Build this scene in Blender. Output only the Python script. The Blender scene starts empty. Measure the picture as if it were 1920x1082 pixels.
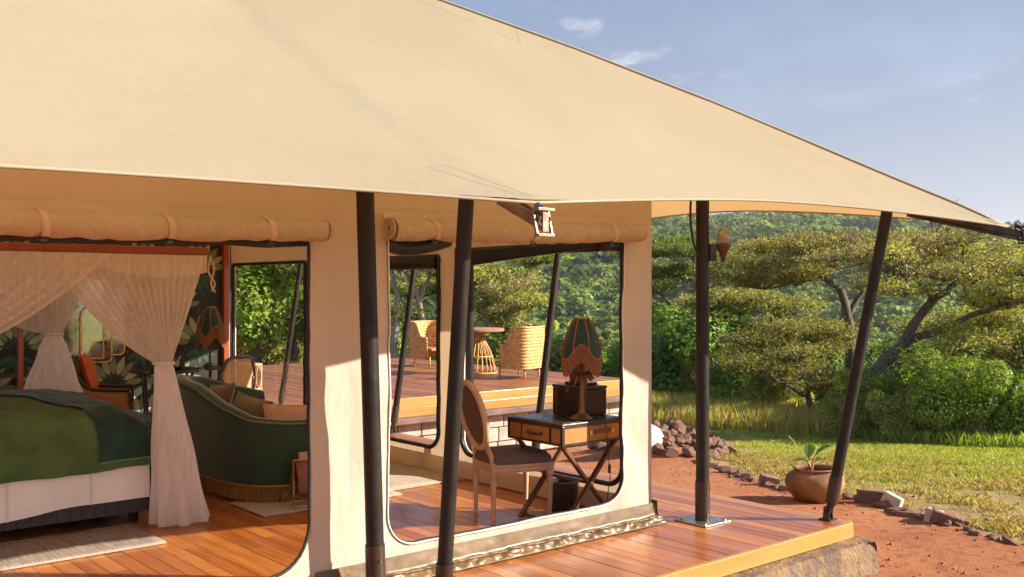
import bpy, math, random
import numpy as np
from mathutils import Vector, Matrix, noise
from math import sin, cos, pi, radians, sqrt, atan2

random.seed(7); rng = np.random.default_rng(7)
SC = bpy.context.scene
COL = SC.collection

# ------------------------------------------------------------------ camera, sky, sun, exposure
cam_d = bpy.data.cameras.new('camera'); cam = bpy.data.objects.new('camera', cam_d); COL.objects.link(cam)
cam.location = (0, 0, 1.75); cam.rotation_euler = (radians(90), 0, radians(-40.4))
cam_d.lens = 35; cam_d.sensor_width = 36; cam_d.clip_start = 0.05; cam_d.clip_end = 12000
SC.camera = cam
HEAD = radians(40.4)
FW = Vector((sin(HEAD), cos(HEAD), 0)); RT = Vector((cos(HEAD), -sin(HEAD), 0))

SUN_EL = radians(26.5); SUN_AZ = radians(134.5)
SUND = Vector((sin(SUN_AZ) * cos(SUN_EL), cos(SUN_AZ) * cos(SUN_EL), sin(SUN_EL)))
w = bpy.data.worlds.new('World'); SC.world = w; w.use_nodes = True
nt = w.node_tree; nt.nodes.clear()
def wn(t, **k):
    n = nt.nodes.new(t)
    for a, b in k.items(): setattr(n, a, b)
    return n
sky = wn('ShaderNodeTexSky', sky_type='NISHITA', sun_disc=False, sun_elevation=SUN_EL, sun_rotation=SUN_AZ)
sky.air_density = 1.0; sky.dust_density = 0.6; sky.ozone_density = 1.3
bg = wn('ShaderNodeBackground'); bg.inputs['Strength'].default_value = 0.13
wo = wn('ShaderNodeOutputWorld')
tc = wn('ShaderNodeTexCoord')
sep = wn('ShaderNodeSeparateXYZ'); nt.links.new(tc.outputs['Generated'], sep.inputs[0])
def wmath(op, a, b=None):
    m = wn('ShaderNodeMath', operation=op)
    for i, v in enumerate((a, b)):
        if v is None: continue
        if isinstance(v, (int, float)): m.inputs[i].default_value = v
        else: nt.links.new(v, m.inputs[i])
    return m.outputs[0]
zz = wmath('ADD', wmath('MAXIMUM', sep.outputs[2], 0.0), 0.16)
cx = wmath('DIVIDE', sep.outputs[0], zz); cy = wmath('DIVIDE', sep.outputs[1], zz)
cmb = wn('ShaderNodeCombineXYZ'); nt.links.new(cx, cmb.inputs[0]); nt.links.new(cy, cmb.inputs[1])
def wnoise(scale, detail, off, rough=0.55):
    mp = wn('ShaderNodeMapping'); mp.inputs['Location'].default_value = off
    nt.links.new(cmb.outputs[0], mp.inputs[0])
    n = wn('ShaderNodeTexNoise'); n.inputs['Scale'].default_value = scale; n.inputs['Detail'].default_value = detail
    n.inputs['Roughness'].default_value = rough
    nt.links.new(mp.outputs[0], n.inputs['Vector']); return n.outputs['Fac']
def wramp(v, a, b):
    m = wn('ShaderNodeMapRange', interpolation_type='SMOOTHSTEP'); nt.links.new(v, m.inputs[0])
    m.inputs[1].default_value = a; m.inputs[2].default_value = b; return m.outputs[0]
def wmix(f, a, b):
    m = wn('ShaderNodeMix', data_type='RGBA'); nt.links.new(f, m.inputs[0])
    for i, v in ((6, a), (7, b)):
        if isinstance(v, tuple): m.inputs[i].default_value = (*v, 1)
        else: nt.links.new(v, m.inputs[i])
    return m.outputs[2]
sheet = wramp(wnoise(0.42, 4, (3.08, -6.06, 0)), 0.26, 0.52)          # a broad blue-grey rain sheet
puff = wramp(wnoise(2.6, 7, (0.31, 5.40, 0), 0.6), 0.61, 0.76)      # small white cumulus
thin = wramp(wnoise(0.9, 6, (7.28, 1.24, 0)), 0.40, 0.80)
c1 = wmix(wmath('MULTIPLY', thin, 0.55), sky.outputs[0], (1.25, 1.72, 2.45))
c2 = wmix(wmath('MULTIPLY', sheet, 0.95), c1, (0.50, 0.80, 1.42))
c3 = wmix(wmath('MULTIPLY', puff, 0.95), c2, (3.7, 3.65, 3.7))
hz = wmath('POWER', wmath('SUBTRACT', 1.0, wmath('MINIMUM', wmath('MAXIMUM', sep.outputs[2], 0.0), 1.0)), 6.0)
c4 = wmix(wmath('MULTIPLY', hz, 0.92), c3, (1.5, 1.53, 1.72))
nt.links.new(c4, bg.inputs['Color']); nt.links.new(bg.outputs[0], wo.inputs[0])

sl = bpy.data.lights.new('sun', 'SUN'); sun = bpy.data.objects.new('sun', sl); COL.objects.link(sun)
sl.energy = 4.4; sl.angle = radians(0.6); sl.color = (1.0, 0.89, 0.74)
sun.rotation_euler = (-SUND).to_track_quat('-Z', 'Y').to_euler(); sun.location = (12, -8, 9)
vs = SC.view_settings; vs.view_transform = 'Standard'; vs.look = 'None'; vs.gamma = 1; vs.exposure = 1.5
vs.use_curve_mapping = False
SC.cycles.use_denoising = True; SC.cycles.use_adaptive_sampling = True; SC.cycles.adaptive_threshold = 0.025; SC.cycles.max_bounces = 7; SC.cycles.diffuse_bounces = 4
SC.cycles.transparent_max_bounces = 16; SC.cycles.transmission_bounces = 4; SC.cycles.sample_clamp_indirect = 8
SC.cycles.caustics_reflective = False; SC.cycles.caustics_refractive = False

# ------------------------------------------------------------------ mesh helpers
class MB:
    def __init__(s): s.v = []; s.f = []; s.m = []
    def add(s, vs_, fs, m=0):
        o = len(s.v); s.v.extend([tuple(p) for p in vs_]); s.f.extend([tuple(i + o for i in f) for f in fs]); s.m.extend([m] * len(fs)); return s
    def box(s, c, d, R=None, m=0):
        x, y, z = d[0] / 2, d[1] / 2, d[2] / 2
        P = [Vector(p) for p in ((-x,-y,-z),(x,-y,-z),(x,y,-z),(-x,y,-z),(-x,-y,z),(x,-y,z),(x,y,z),(-x,y,z))]
        if R is not None: P = [R @ p for p in P]
        c = Vector(c)
        return s.add([p + c for p in P], [(3,2,1,0),(4,5,6,7),(0,1,5,4),(1,2,6,5),(2,3,7,6),(3,0,4,7)], m)
    def bar(s, a, b, wd, ht, up=(0,0,1), m=0):
        a = Vector(a); b = Vector(b); d = (b - a); L = d.length; d.normalize(); up = Vector(up)
        sd = d.cross(up)
        if sd.length < 1e-4: sd = d.cross(Vector((1,0,0)))
        sd.normalize(); u = sd.cross(d)
        R = Matrix((d, sd, u)).transposed()
        return s.box((a + b) / 2, (L, wd, ht), R, m)
    def tube(s, pts, r, n=8, caps=True, m=0):
        pts = [Vector(p) for p in pts]; k = len(pts)
        rs = r if isinstance(r, (list, tuple)) else [r] * k
        ref = None; vs_ = []
        for i, p in enumerate(pts):
            t = (pts[min(i + 1, k - 1)] - pts[max(i - 1, 0)])
            if t.length < 1e-9: t = Vector((0, 0, 1))
            t.normalize()
            if ref is None:
                ref = t.cross(Vector((0.13, 0.31, 0.94)))
                if ref.length < 1e-3: ref = t.cross(Vector((1, 0, 0)))
            ref = (ref - t * ref.dot(t)); ref.normalize(); b = t.cross(ref)
            for j in range(n):
                a = 2 * pi * j / n; vs_.append(p + (ref * cos(a) + b * sin(a)) * rs[i])
        fs = []
        for i in range(k - 1):
            for j in range(n):
                j2 = (j + 1) % n; fs.append((i*n+j, i*n+j2, (i+1)*n+j2, (i+1)*n+j))
        if caps: fs.append(tuple(range(n - 1, -1, -1))); fs.append(tuple(range((k-1)*n, k*n)))
        return s.add(vs_, fs, m)
    def lathe(s, prof, n=24, c=(0,0,0), m=0, close=True):
        vs_ = []; fs = []; k = len(prof)
        for r, z in prof:
            for j in range(n):
                a = 2 * pi * j / n; vs_.append((c[0] + r * cos(a), c[1] + r * sin(a), c[2] + z))
        for i in range(k - 1):
            for j in range(n):
                j2 = (j + 1) % n; fs.append((i*n+j, i*n+j2, (i+1)*n+j2, (i+1)*n+j))
        if close:
            fs.append(tuple(range(n - 1, -1, -1))); fs.append(tuple(range((k-1)*n, k*n)))
        return s.add(vs_, fs, m)
    def grid(s, fn, nu, nv, closeu=False, m=0):
        vs_ = []; fs = []
        for j in range(nv + 1):
            for i in range(nu + (0 if closeu else 1)): vs_.append(fn(i / nu, j / nv))
        W = nu if closeu else nu + 1
        for j in range(nv):
            for i in range(nu):
                i2 = (i + 1) % W; fs.append((j*W+i, j*W+i2, (j+1)*W+i2, (j+1)*W+i))
        return s.add(vs_, fs, m)
    def build(s, name, mats, parent=None, smooth=35, bevel=0, off=None, solid=0, sub=0):
        me = bpy.data.meshes.new(name)
        V = s.v if off is None else [(p[0]-off[0], p[1]-off[1], p[2]-off[2]) for p in s.v]
        me.from_pydata(V, [], s.f)
        mats = mats if isinstance(mats, (list, tuple)) else [mats]
        for q in mats: me.materials.append(q)
        if len(mats) > 1: me.polygons.foreach_set('material_index', s.m)
        if smooth:
            me.shade_smooth()
            if smooth < 180: me.set_sharp_from_angle(angle=radians(smooth))
        me.update()
        o = bpy.data.objects.new(name, me); COL.objects.link(o)
        if parent is not None: o.parent = parent
        if solid:
            q = o.modifiers.new('thickness', 'SOLIDIFY'); q.thickness = solid; q.offset = 0
        if bevel:
            q = o.modifiers.new('bevel', 'BEVEL'); q.width = bevel; q.segments = 2; q.limit_method = 'ANGLE'; q.angle_limit = radians(40)
        if sub:
            q = o.modifiers.new('subsurf', 'SUBSURF'); q.levels = sub; q.render_levels = sub
        return o

def tag(o, label=None, cat=None, group=None, kind=None):
    if label: o['label'] = label
    if cat: o['category'] = cat
    if group: o['group'] = group
    if kind: o['kind'] = kind
    return o
def thing(name, label, cat, loc=(0,0,0), rz=0, group=None):
    o = bpy.data.objects.new(name, None); COL.objects.link(o); o.location = loc; o.rotation_euler = (0, 0, rz)
    o.empty_display_size = 0.1
    return tag(o, label, cat, group)
def copy_tree(o, parent=None):
    c = o.copy(); COL.objects.link(c)
    if parent is not None: c.parent = parent
    for ch in list(o.children): copy_tree(ch, c)
    return c
def nz(x, y, z=0.0): return noise.noise(Vector((x, y, z)))
def fbm(x, y, z=0.0, o=4): return noise.fractal(Vector((x, y, z)), 1.0, 2.0, o)
def lerp(a, b, t): return a + (b - a) * t
def sstep(a, b, x):
    t = max(0.0, min(1.0, (x - a) / (b - a))); return t * t * (3 - 2 * t)
def rotz(a): return Matrix.Rotation(a, 3, 'Z')
def cmr(pts, n=8):
    """smooth Catmull-Rom path through pts"""
    P = [Vector(p) for p in pts]; P = [P[0] * 2 - P[1]] + P + [P[-1] * 2 - P[-2]]; out = []
    for i in range(1, len(P) - 2):
        for k in range(n):
            t = k / n; a, b, c, d = P[i-1], P[i], P[i+1], P[i+2]
            out.append(0.5 * ((2*b) + (c - a) * t + (2*a - 5*b + 4*c - d) * t*t + (3*b - a - 3*c + d) * t**3))
    out.append(P[-2]); return out
def interp(tab, x):
    if x <= tab[0][0]: return tab[0][1]
    for (a, p), (b, q) in zip(tab, tab[1:]):
        if x <= b: return p + (q - p) * (x - a) / (b - a)
    return tab[-1][1]

# ------------------------------------------------------------------ materials
MATS = {}
class NT:
    def __init__(s, name):
        m = bpy.data.materials.new(name); m.use_nodes = True; s.m = m; s.t = m.node_tree; s.t.nodes.clear()
        s.out = s.n('ShaderNodeOutputMaterial')
    def n(s, t, **k):
        q = s.t.nodes.new(t)
        for a, b in k.items(): setattr(q, a, b)
        return q
    def l(s, a, b): s.t.links.new(a, b)
    def setv(s, sock, v):
        if isinstance(v, (int, float)): sock.default_value = v
        elif isinstance(v, tuple): sock.default_value = (*v, 1) if len(v) == 3 and sock.type == 'RGBA' else v
        else: s.l(v, sock)
    def coord(s, kind='Object', scale=(1,1,1), loc=(0,0,0)):
        if kind == 'Position': o = s.n('ShaderNodeNewGeometry').outputs['Position']
        else: o = s.n('ShaderNodeTexCoord').outputs[kind]
        mp = s.n('ShaderNodeMapping'); s.l(o, mp.inputs[0]); mp.inputs['Scale'].default_value = scale
        s.setv(mp.inputs['Location'], loc); return mp.outputs[0]
    def noise(s, vec, scale, detail=4, rough=0.55, out='Fac'):
        q = s.n('ShaderNodeTexNoise'); s.l(vec, q.inputs['Vector']); q.inputs['Scale'].default_value = scale
        q.inputs['Detail'].default_value = detail; q.inputs['Roughness'].default_value = rough; return q.outputs[out]
    def ramp(s, v, stops):
        q = s.n('ShaderNodeValToRGB'); s.l(v, q.inputs[0]); e = q.color_ramp.elements
        while len(e) < len(stops): e.new(0.5)
        for el, (p, c) in zip(e, stops): el.position = p; el.color = (*c, 1)
        return q.outputs[0]
    def mix(s, f, a, b, blend='MIX'):
        q = s.n('ShaderNodeMix', data_type='RGBA', blend_type=blend); s.setv(q.inputs[0], f); s.setv(q.inputs[6], a); s.setv(q.inputs[7], b); return q.outputs[2]
    def math(s, op, a, b=0.0):
        q = s.n('ShaderNodeMath', operation=op); s.setv(q.inputs[0], a); s.setv(q.inputs[1], b); return q.outputs[0]
    def rng(s, v, a, b, c=0.0, d=1.0):
        q = s.n('ShaderNodeMapRange'); s.l(v, q.inputs[0])
        for i, x in enumerate((a, b, c, d)): q.inputs[i+1].default_value = x
        return q.outputs[0]
    def bump(s, h, strength=0.3, dist=0.01, normal=None):
        q = s.n('ShaderNodeBump'); s.l(h, q.inputs['Height']); q.inputs['Strength'].default_value = strength; q.inputs['Distance'].default_value = dist
        if normal is not None: s.l(normal, q.inputs['Normal'])
        return q.outputs[0]
    def bsdf(s, col, rough=0.6, metal=0.0, normal=None, **k):
        q = s.n('ShaderNodeBsdfPrincipled'); s.setv(q.inputs['Base Color'], col); s.setv(q.inputs['Roughness'], rough); s.setv(q.inputs['Metallic'], metal)
        if normal is not None: s.l(normal, q.inputs['Normal'])
        for a, b in k.items(): s.setv(q.inputs[a.replace('_', ' ')], b)
        return q.outputs[0]
    def mixs(s, f, a, b):
        q = s.n('ShaderNodeMixShader'); s.setv(q.inputs[0], f); s.l(a, q.inputs[1]); s.l(b, q.inputs[2]); return q.outputs[0]
    def done(s, sh): s.l(sh, s.out.inputs['Surface']); return s.m

def simple(name, col, rough=0.6, metal=0.0, var=0.12, scale=8, bump=0.15, bscale=60, **k):
    t = NT(name); c = t.coord('Object'); nf = t.noise(c, scale, 5)
    lo = tuple(x * (1 - var * 1.6) for x in col); hi = tuple(min(1, x * (1 + var * 1.6)) for x in col)
    base = t.ramp(nf, [(0.28, lo), (0.72, hi)])
    rg = t.rng(t.noise(c, scale * 2.3, 3), 0.3, 0.7, max(0.03, rough - 0.1), min(1, rough + 0.1))
    nb = t.bump(t.noise(c, bscale, 4), bump, 0.004) if bump else None
    return t.done(t.bsdf(base, rg, metal, nb, **k))
def canvas(name, col, trans=0.2, tcol=None, dirt=0.10, wr=0.25, fsc=6.0, fk=0.35):
    t = NT(name); c = t.coord('Object')
    n1 = t.noise(c, 1.3, 5); n2 = t.noise(c, 14, 3)
    base = t.ramp(n1, [(0.3, tuple(x * (1 - dirt) for x in col)), (0.7, col)])
    base = t.mix(t.math('MULTIPLY', n2, 0.16), base, tuple(x * 0.8 for x in col))
    stk = t.noise(t.coord('Object', (.6, 9, 42)), 1.0, 5, .7); base = t.mix(t.rng(stk, .45, .75, 0, .22), base, tuple(x * .72 for x in col))
    fine = t.noise(t.coord('Object', (260, 900, 900)), 1, 2)
    fine2 = t.noise(t.coord('Object', (900, 260, 300)), 1, 2)
    f1 = t.noise(t.coord('Object', (1, 1, 0.5)), 2.2, 3); f2 = t.noise(t.coord('Object', (2.2, 1, 1.2)), fsc, 4, .6); fold = t.math('ADD', f1, t.math('MULTIPLY', f2, fk))
    b1 = t.bump(t.math('ADD', fine, fine2), 0.10, 0.0012)
    b2 = t.bump(fold, wr, 0.05, b1)
    d = t.bsdf(base, 0.88, 0, b2, Specular_IOR_Level=0.15)
    tr = t.n('ShaderNodeBsdfTranslucent'); t.setv(tr.inputs[0], tcol or col); t.l(b2, tr.inputs['Normal'])
    return t.done(t.mixs(trans, d, tr.outputs[0]))
def plankmat(name, stops, rough=0.3, coat=0.3, along='y', gs=1.0, bumpv=0.12, rv=0.42, dust=0.0):
    t = NT(name); oi = t.n('ShaderNodeObjectInfo').outputs['Random']
    sc = {'y': (16, 1.1, 16), 'x': (1.1, 16, 16), 'z': (16, 16, 1.1)}[along]
    sc = tuple(q * gs for q in sc)
    off = t.n('ShaderNodeCombineXYZ'); t.l(t.math('MULTIPLY', oi, 37.0), off.inputs[0]); t.l(t.math('MULTIPLY', oi, 91.0), off.inputs[1])
    cv = t.coord('Position', sc); va = t.n('ShaderNodeVectorMath', operation='ADD'); t.l(cv, va.inputs[0]); t.l(off.outputs[0], va.inputs[1])
    g = t.noise(va.outputs[0], 1.0, 6, 0.6)
    mx = t.math('ADD', t.math('MULTIPLY', g, 1.04 - rv), t.math('MULTIPLY', oi, rv))
    base = t.ramp(t.math('SUBTRACT', mx, 0.04), stops)
    dn = t.noise(t.coord('Position'), 1.7, 6, .65); dm = t.rng(dn, .46, .72, 0, dust)
    base = t.mix(dm, base, (.34, .17, .09)); spk = t.noise(t.coord('Position'), 34, 4, .7); base = t.mix(t.rng(spk, .62, .74, 0, dust), base, (.10, .045, .022))
    rg = t.rng(t.noise(t.coord('Position'), 3.0, 4), 0.3, 0.7, max(0.05, rough - 0.08), rough + 0.12)
    return t.done(t.bsdf(base, t.math('ADD', rg, t.math('MULTIPLY', dm, .5)), 0, t.bump(g, bumpv, 0.004), Coat_Weight=t.math('MULTIPLY', t.math('SUBTRACT', 1.0, dm), coat), Coat_Roughness=0.16))
def leafmat(name, trans=0.45, rough=0.5):
    t = NT(name); a = t.n('ShaderNodeAttribute'); a.attribute_name = 'Col'
    oi = t.n('ShaderNodeObjectInfo').outputs['Random']
    hs = t.n('ShaderNodeHueSaturation'); t.l(a.outputs['Color'], hs.inputs['Color']); t.l(t.rng(oi, 0, 1, 0.8, 1.2), hs.inputs['Value']); t.l(t.rng(oi, 0, 1, 0.49, 0.51), hs.inputs['Hue'])
    d = t.bsdf(hs.outputs[0], rough, 0, None, Specular_IOR_Level=0.3)
    tr = t.n('ShaderNodeBsdfTranslucent')
    t.l(t.mix(1.0, hs.outputs[0], (1.0, 1.0, 0.45), 'MULTIPLY'), tr.inputs[0])
    return t.done(t.mixs(trans, d, tr.outputs[0]))
def attrmat(name, rough=0.8, bump=0.3, bscale=40):
    t = NT(name); a = t.n('ShaderNodeAttribute'); a.attribute_name = 'Col'; c = t.coord('Object')
    nf = t.noise(c, 9, 5); base = t.mix(t.math('MULTIPLY', nf, 0.5), a.outputs['Color'], t.mix(1.0, a.outputs['Color'], (0.45, 0.42, 0.4), 'MULTIPLY'))
    return t.done(t.bsdf(base, rough, 0, t.bump(t.noise(c, bscale, 4), bump, 0.01)))
def bark(name, c0, c1):
    t = NT(name); c = t.coord('Object', (9, 9, 2.2)); n = t.noise(c, 2.2, 6, 0.65)
    return t.done(t.bsdf(t.ramp(n, [(0.3, c0), (0.7, c1)]), 0.9, 0, t.bump(n, 0.8, 0.03)))

M = {}
M['roof'] = canvas('flysheet_canvas', (0.50, 0.455, 0.325), 0.40, (0.66, 0.41, 0.18), 0.08, 0.16)
M['seam'] = canvas('flysheet_seam', (0.40, 0.33, 0.23), 0.2, None, 0.05, 0.1)
M['hem'] = canvas('flysheet_hem', (0.42, 0.37, 0.265), 0.1, None, 0.05, 0.1)
M['wall'] = canvas('wall_canvas', (0.74, 0.66, 0.54), 0.28, (0.84, 0.62, 0.40), 0.16, 0.9, 2.6, 0.22)
M['roll'] = canvas('rolled_canvas', (0.62, 0.50, 0.35), 0.05, None, 0.16, 0.9, 9.0, 0.8)
M['webbing'] = canvas('cream_webbing', (0.74, 0.56, 0.40), 0.08, None, 0.1, 0.2)
M['liner'] = canvas('thin_ceiling_liner', (0.86, 0.76, 0.62), 0.72, (0.9, 0.8, 0.66), 0.04, 0.3)  # unseen ceiling, made this translucent so roof light reaches the room
M['inner'] = canvas('inner_canvas', (0.70, 0.56, 0.40), 0.2, None, 0.1, 0.4)
M['skirt'] = simple('brown_pvc_skirt', (0.145, 0.086, 0.036), 0.40, 0, 0.2, 5, 0.3, 30)
M['bead'] = simple('white_piping', (0.78, 0.74, 0.68), 0.5, 0, 0.05)
M['blackpvc'] = simple('black_trim', (0.012, 0.011, 0.011), 0.45, 0, 0.2)
def polemat():
    t = NT('dark_brown_pole_paint'); c = t.coord('Object'); n = t.noise(c, 5, 5); sc = t.noise(t.coord('Object', (26, 26, 5)), 2.0, 6, .75); du = t.noise(c, 60, 3)
    a = t.ramp(n, [(.3, (.010, .008, .007)), (.7, (.026, .019, .016))]); a = t.mix(t.rng(sc, .62, .74), a, (.11, .085, .07)); a = t.mix(t.rng(du, .66, .74, 0, .6), a, (.16, .11, .085))
    return t.done(t.bsdf(a, t.rng(sc, .4, .7, .42, .65), 0, t.bump(sc, .35, .004), Specular_IOR_Level=.3))
M['pole'] = polemat()
M['sleeve'] = simple('brown_steel_sleeve', (0.055, 0.033, 0.022), 0.42, 0.3, 0.15, 6, 0.2, 40)
M['steel'] = simple('worn_steel', (0.42, 0.38, 0.35), 0.34, 0.9, 0.2, 12, 0.2, 60)
M['darksteel'] = simple('blackened_steel', (0.06, 0.055, 0.05), 0.4, 0.7, 0.3, 12, 0.3, 50)
M['bronze'] = simple('dull_bronze_steel', (0.26, 0.19, 0.15), 0.42, 0.8, 0.25, 14, 0.3, 60)
M['deck'] = plankmat('red_hardwood_plank', [(0.12, (0.13, 0.032, 0.008)), (0.36, (0.29, 0.080, 0.016)), (0.60, (0.43, 0.155, 0.03)), (0.88, (0.56, 0.27, 0.065))], 0.34, 0.34, rv=0.30, dust=0.24)
M['terrace'] = plankmat('terrace_hardwood', [(0.15, (0.16, 0.046, 0.016)), (0.5, (0.32, 0.105, 0.032)), (0.9, (0.46, 0.19, 0.06))], 0.45, 0.1, dust=0.35)
M['fascia'] = plankmat('golden_fascia_board', [(0.1, (0.20, 0.08, 0.014)), (0.4, (0.40, 0.185, 0.034)), (0.85, (0.54, 0.30, 0.075))], 0.42, 0.15, 'x', 0.7, dust=0.35)
M['under'] = simple('dark_gap_underlay', (0.05, 0.03, 0.02), 0.9)  # dark underlay added below planks to stop light in the gaps
M['redwood'] = plankmat('red_brown_timber', [(0.1, (0.20, 0.038, 0.015)), (0.5, (0.38, 0.085, 0.03)), (0.9, (0.48, 0.14, 0.05))], 0.35, 0.3, 'z')
M['darkwood'] = plankmat('dark_polished_wood', [(0.1, (0.012, 0.006, 0.004)), (0.5, (0.035, 0.016, 0.009)), (0.9, (0.07, 0.03, 0.014))], 0.28, 0.4, 'z')
M['brownwood'] = plankmat('brown_campaign_wood', [(0.1, (0.06, 0.022, 0.01)), (0.5, (0.13, 0.05, 0.02)), (0.9, (0.2, 0.085, 0.035))], 0.35, 0.25, 'z')
M['oak'] = plankmat('limed_oak', [(0.1, (0.38, 0.21, 0.12)), (0.5, (0.56, 0.35, 0.21)), (0.9, (0.66, 0.46, 0.30))], 0.5, 0.05, 'z')
M['tablecane'] = simple('dull_table_cane', (0.34, 0.17, 0.08), 0.6)
M['brass'] = simple('brass', (0.62, 0.40, 0.14), 0.3, 1.0, 0.15, 10, 0.1)
M['oldbrass'] = simple('dark_old_brass', (0.20, 0.115, 0.045), 0.4, 0.8, 0.25, 14, 0.2)
M['leather'] = simple('tan_brown_leather', (0.20, 0.055, 0.022), 0.4, 0, 0.2, 7, 0.3, 90)
M['darkleather'] = simple('dark_leather', (0.045, 0.022, 0.014), 0.36, 0, 0.25, 7, 0.3, 90)
M['blue_leather'] = simple('dark_desk_leather', (0.022, 0.026, 0.034), 0.28, 0, 0.2, 9, 0.2, 90)
M['greyfab'] = simple('grey_brown_seat_linen', (0.12, 0.085, 0.075), 0.9, 0, 0.1, 40, 0.3, 400)
M['orange'] = simple('orange_cushion_cotton', (0.62, 0.13, 0.02), 0.85, 0, 0.1, 12, 0.3, 200)
M['tanfab'] = simple('tan_cushion_linen', (0.52, 0.30, 0.17), 0.9, 0, 0.08, 12, 0.3, 250)
M['olivefab'] = simple('olive_gold_velvet', (0.16, 0.12, 0.03), 0.75, 0, 0.2, 6, 0.2, 200, Sheen_Weight=0.5)
M['blackfab'] = simple('near_black_velvet', (0.015, 0.018, 0.014), 0.9, 0, 0.2, 6)
M['goldfringe'] = simple('gold_fringe_thread', (0.36, 0.17, 0.035), 0.7, 0, 0.3, 60, 0.3, 200)
M['tasselfringe'] = simple('copper_lamp_fringe', (0.30, 0.135, 0.058), 0.7, 0, 0.25, 60, 0.3, 200)
M['greyrug'] = None
M['whitesheet'] = simple('white_bed_linen', (0.90, 0.87, 0.85), 0.85, 0, 0.04, 3, 0.3, 120)
M['greybase'] = simple('charcoal_quilted_fabric', (0.075, 0.065, 0.068), 0.9, 0, 0.15, 30, 0.4, 300)
M['duvet'] = simple('olive_green_duvet_wool', (0.085, 0.16, 0.05), 0.95, 0, 0.2, 4, 0.6, 160)
M['throw'] = simple('bottle_green_velvet', (0.008, 0.040, 0.028), 0.85, 0, 0.3, 5, 0.3, 120, Sheen_Weight=0.15, Sheen_Roughness=0.4)
M['throwedge'] = simple('pale_green_edging', (0.10, 0.26, 0.17), 0.8)
M['sofa'] = simple('green_sofa_velvet', (0.020, 0.050, 0.022), 0.8, 0, 0.15, 4, 0.15, 160, Sheen_Weight=0.7, Sheen_Roughness=0.4)
M['sofapipe'] = simple('olive_sofa_piping', (0.16, 0.17, 0.055), 0.7)
M['gold'] = simple('gilt_frame', (0.72, 0.46, 0.17), 0.3, 1.0, 0.1)
M['lampgreen'] = simple('green_lamp_velvet', (0.010, 0.050, 0.034), 0.8, 0, 0.2, 8, 0.2, 120, Sheen_Weight=0.3)
M['clay'] = simple('fired_clay', (0.29, 0.135, 0.055), 0.75, 0, 0.4, 4, 0.5, 25)
M['wick'] = simple('golden_wicker', (0.60, 0.34, 0.11), 0.6, 0, 0.25, 14, 0.4, 120)
M['wickdark'] = simple('amber_wicker', (0.34, 0.15, 0.05), 0.6, 0, 0.3, 14, 0.4, 120)
M['lattice'] = simple('pale_rattan', (0.66, 0.44, 0.26), 0.6, 0, 0.12)
M['cable'] = simple('black_cable', (0.01, 0.01, 0.01), 0.5, 0, 0.1)
M['red_light'] = simple('brown_lamp_fitting', (0.09, 0.05, 0.036), 0.4, 0.3)
M['jute'] = None
def net_mat(name, col, alpha, tr=0.55):
    t = NT(name); c = t.coord('Object')
    f = t.noise(t.coord('Object', (40, 40, 4)), 1.0, 3)
    d = t.bsdf(col, 0.9, 0, None, Specular_IOR_Level=0.1)
    b = t.n('ShaderNodeBsdfTranslucent'); t.setv(b.inputs[0], col)
    s = t.mixs(tr, d, b.outputs[0]); p = t.n('ShaderNodeBsdfTransparent')
    return t.done(t.mixs(t.rng(f, 0.3, 0.7, max(0, alpha - 0.14), min(1, alpha + 0.14)), p.outputs[0], s))
M['net'] = net_mat('mosquito_net_voile', (0.97, 0.92, 0.90), 0.84)
M['netheavy'] = net_mat('gathered_net_voile', (0.95, 0.91, 0.91), 0.93)
def glass_mat(name, col=(0.9, 0.9, 0.9), gloss=0.06, dirt=0.1, dcol=(0.5, 0.47, 0.42)):
    t = NT(name); p = t.n('ShaderNodeBsdfTransparent'); t.setv(p.inputs[0], col)
    g = t.n('ShaderNodeBsdfGlossy'); g.inputs['Roughness'].default_value = 0.04
    d = t.n('ShaderNodeBsdfDiffuse'); t.setv(d.inputs[0], dcol)
    sp = t.noise(t.coord('Object'), 45, 6, 0.8)
    a = t.mixs(t.rng(sp, 0.5, 0.8, 0.0, dirt), p.outputs[0], d.outputs[0])
    return t.done(t.mixs(gloss, a, g.outputs[0]))
M['pvc'] = glass_mat('clear_window_pvc', (0.93, 0.93, 0.93), 0.03, 0.22)
M['jar'] = glass_mat('jar_glass', (0.88, 0.84, 0.8), 0.16, 0.35, (0.8, 0.7, 0.6))
def rugmat(name, c0, c1, sc=(3, 60, 3)):
    t = NT(name); a = t.noise(t.coord('Object', sc), 1.0, 4, 0.7); b = t.noise(t.coord('Object'), 240, 2)
    return t.done(t.bsdf(t.ramp(a, [(0.35, c0), (0.65, c1)]), 0.95, 0, t.bump(t.math('ADD', a, b), 0.7, 0.004)))
M['greyrug'] = rugmat('grey_beige_woven_rug', (0.17, 0.13, 0.11), (0.36, 0.30, 0.255), (60, 4, 3))
M['jute'] = rugmat('natural_jute', (0.36, 0.29, 0.22), (0.52, 0.44, 0.34), (70, 12, 3))
def canemat(name, c0, c1, sc=90, holes=0.35):
    t = NT(name); c = t.coord('Object', (sc, sc, sc)); q = t.n('ShaderNodeTexChecker'); t.l(c, q.inputs[0]); q.inputs['Scale'].default_value = 1.0
    n = t.noise(t.coord('Object'), 12, 4)
    col = t.mix(n, c0, c1); s = t.bsdf(col, 0.55, 0, t.bump(q.outputs['Fac'], 0.6, 0.003))
    p = t.n('ShaderNodeBsdfTransparent')
    return t.done(t.mixs(t.math('MULTIPLY', q.outputs['Fac'], holes), s, p.outputs[0]))
M['cane'] = canemat('open_cane_weave', (0.62, 0.36, 0.16), (0.72, 0.48, 0.25), 100, 0.6)
M['deskcane'] = canemat('tight_desk_wicker', (0.34, 0.14, 0.035), (0.50, 0.24, 0.065), 180, 0.0)
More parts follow.
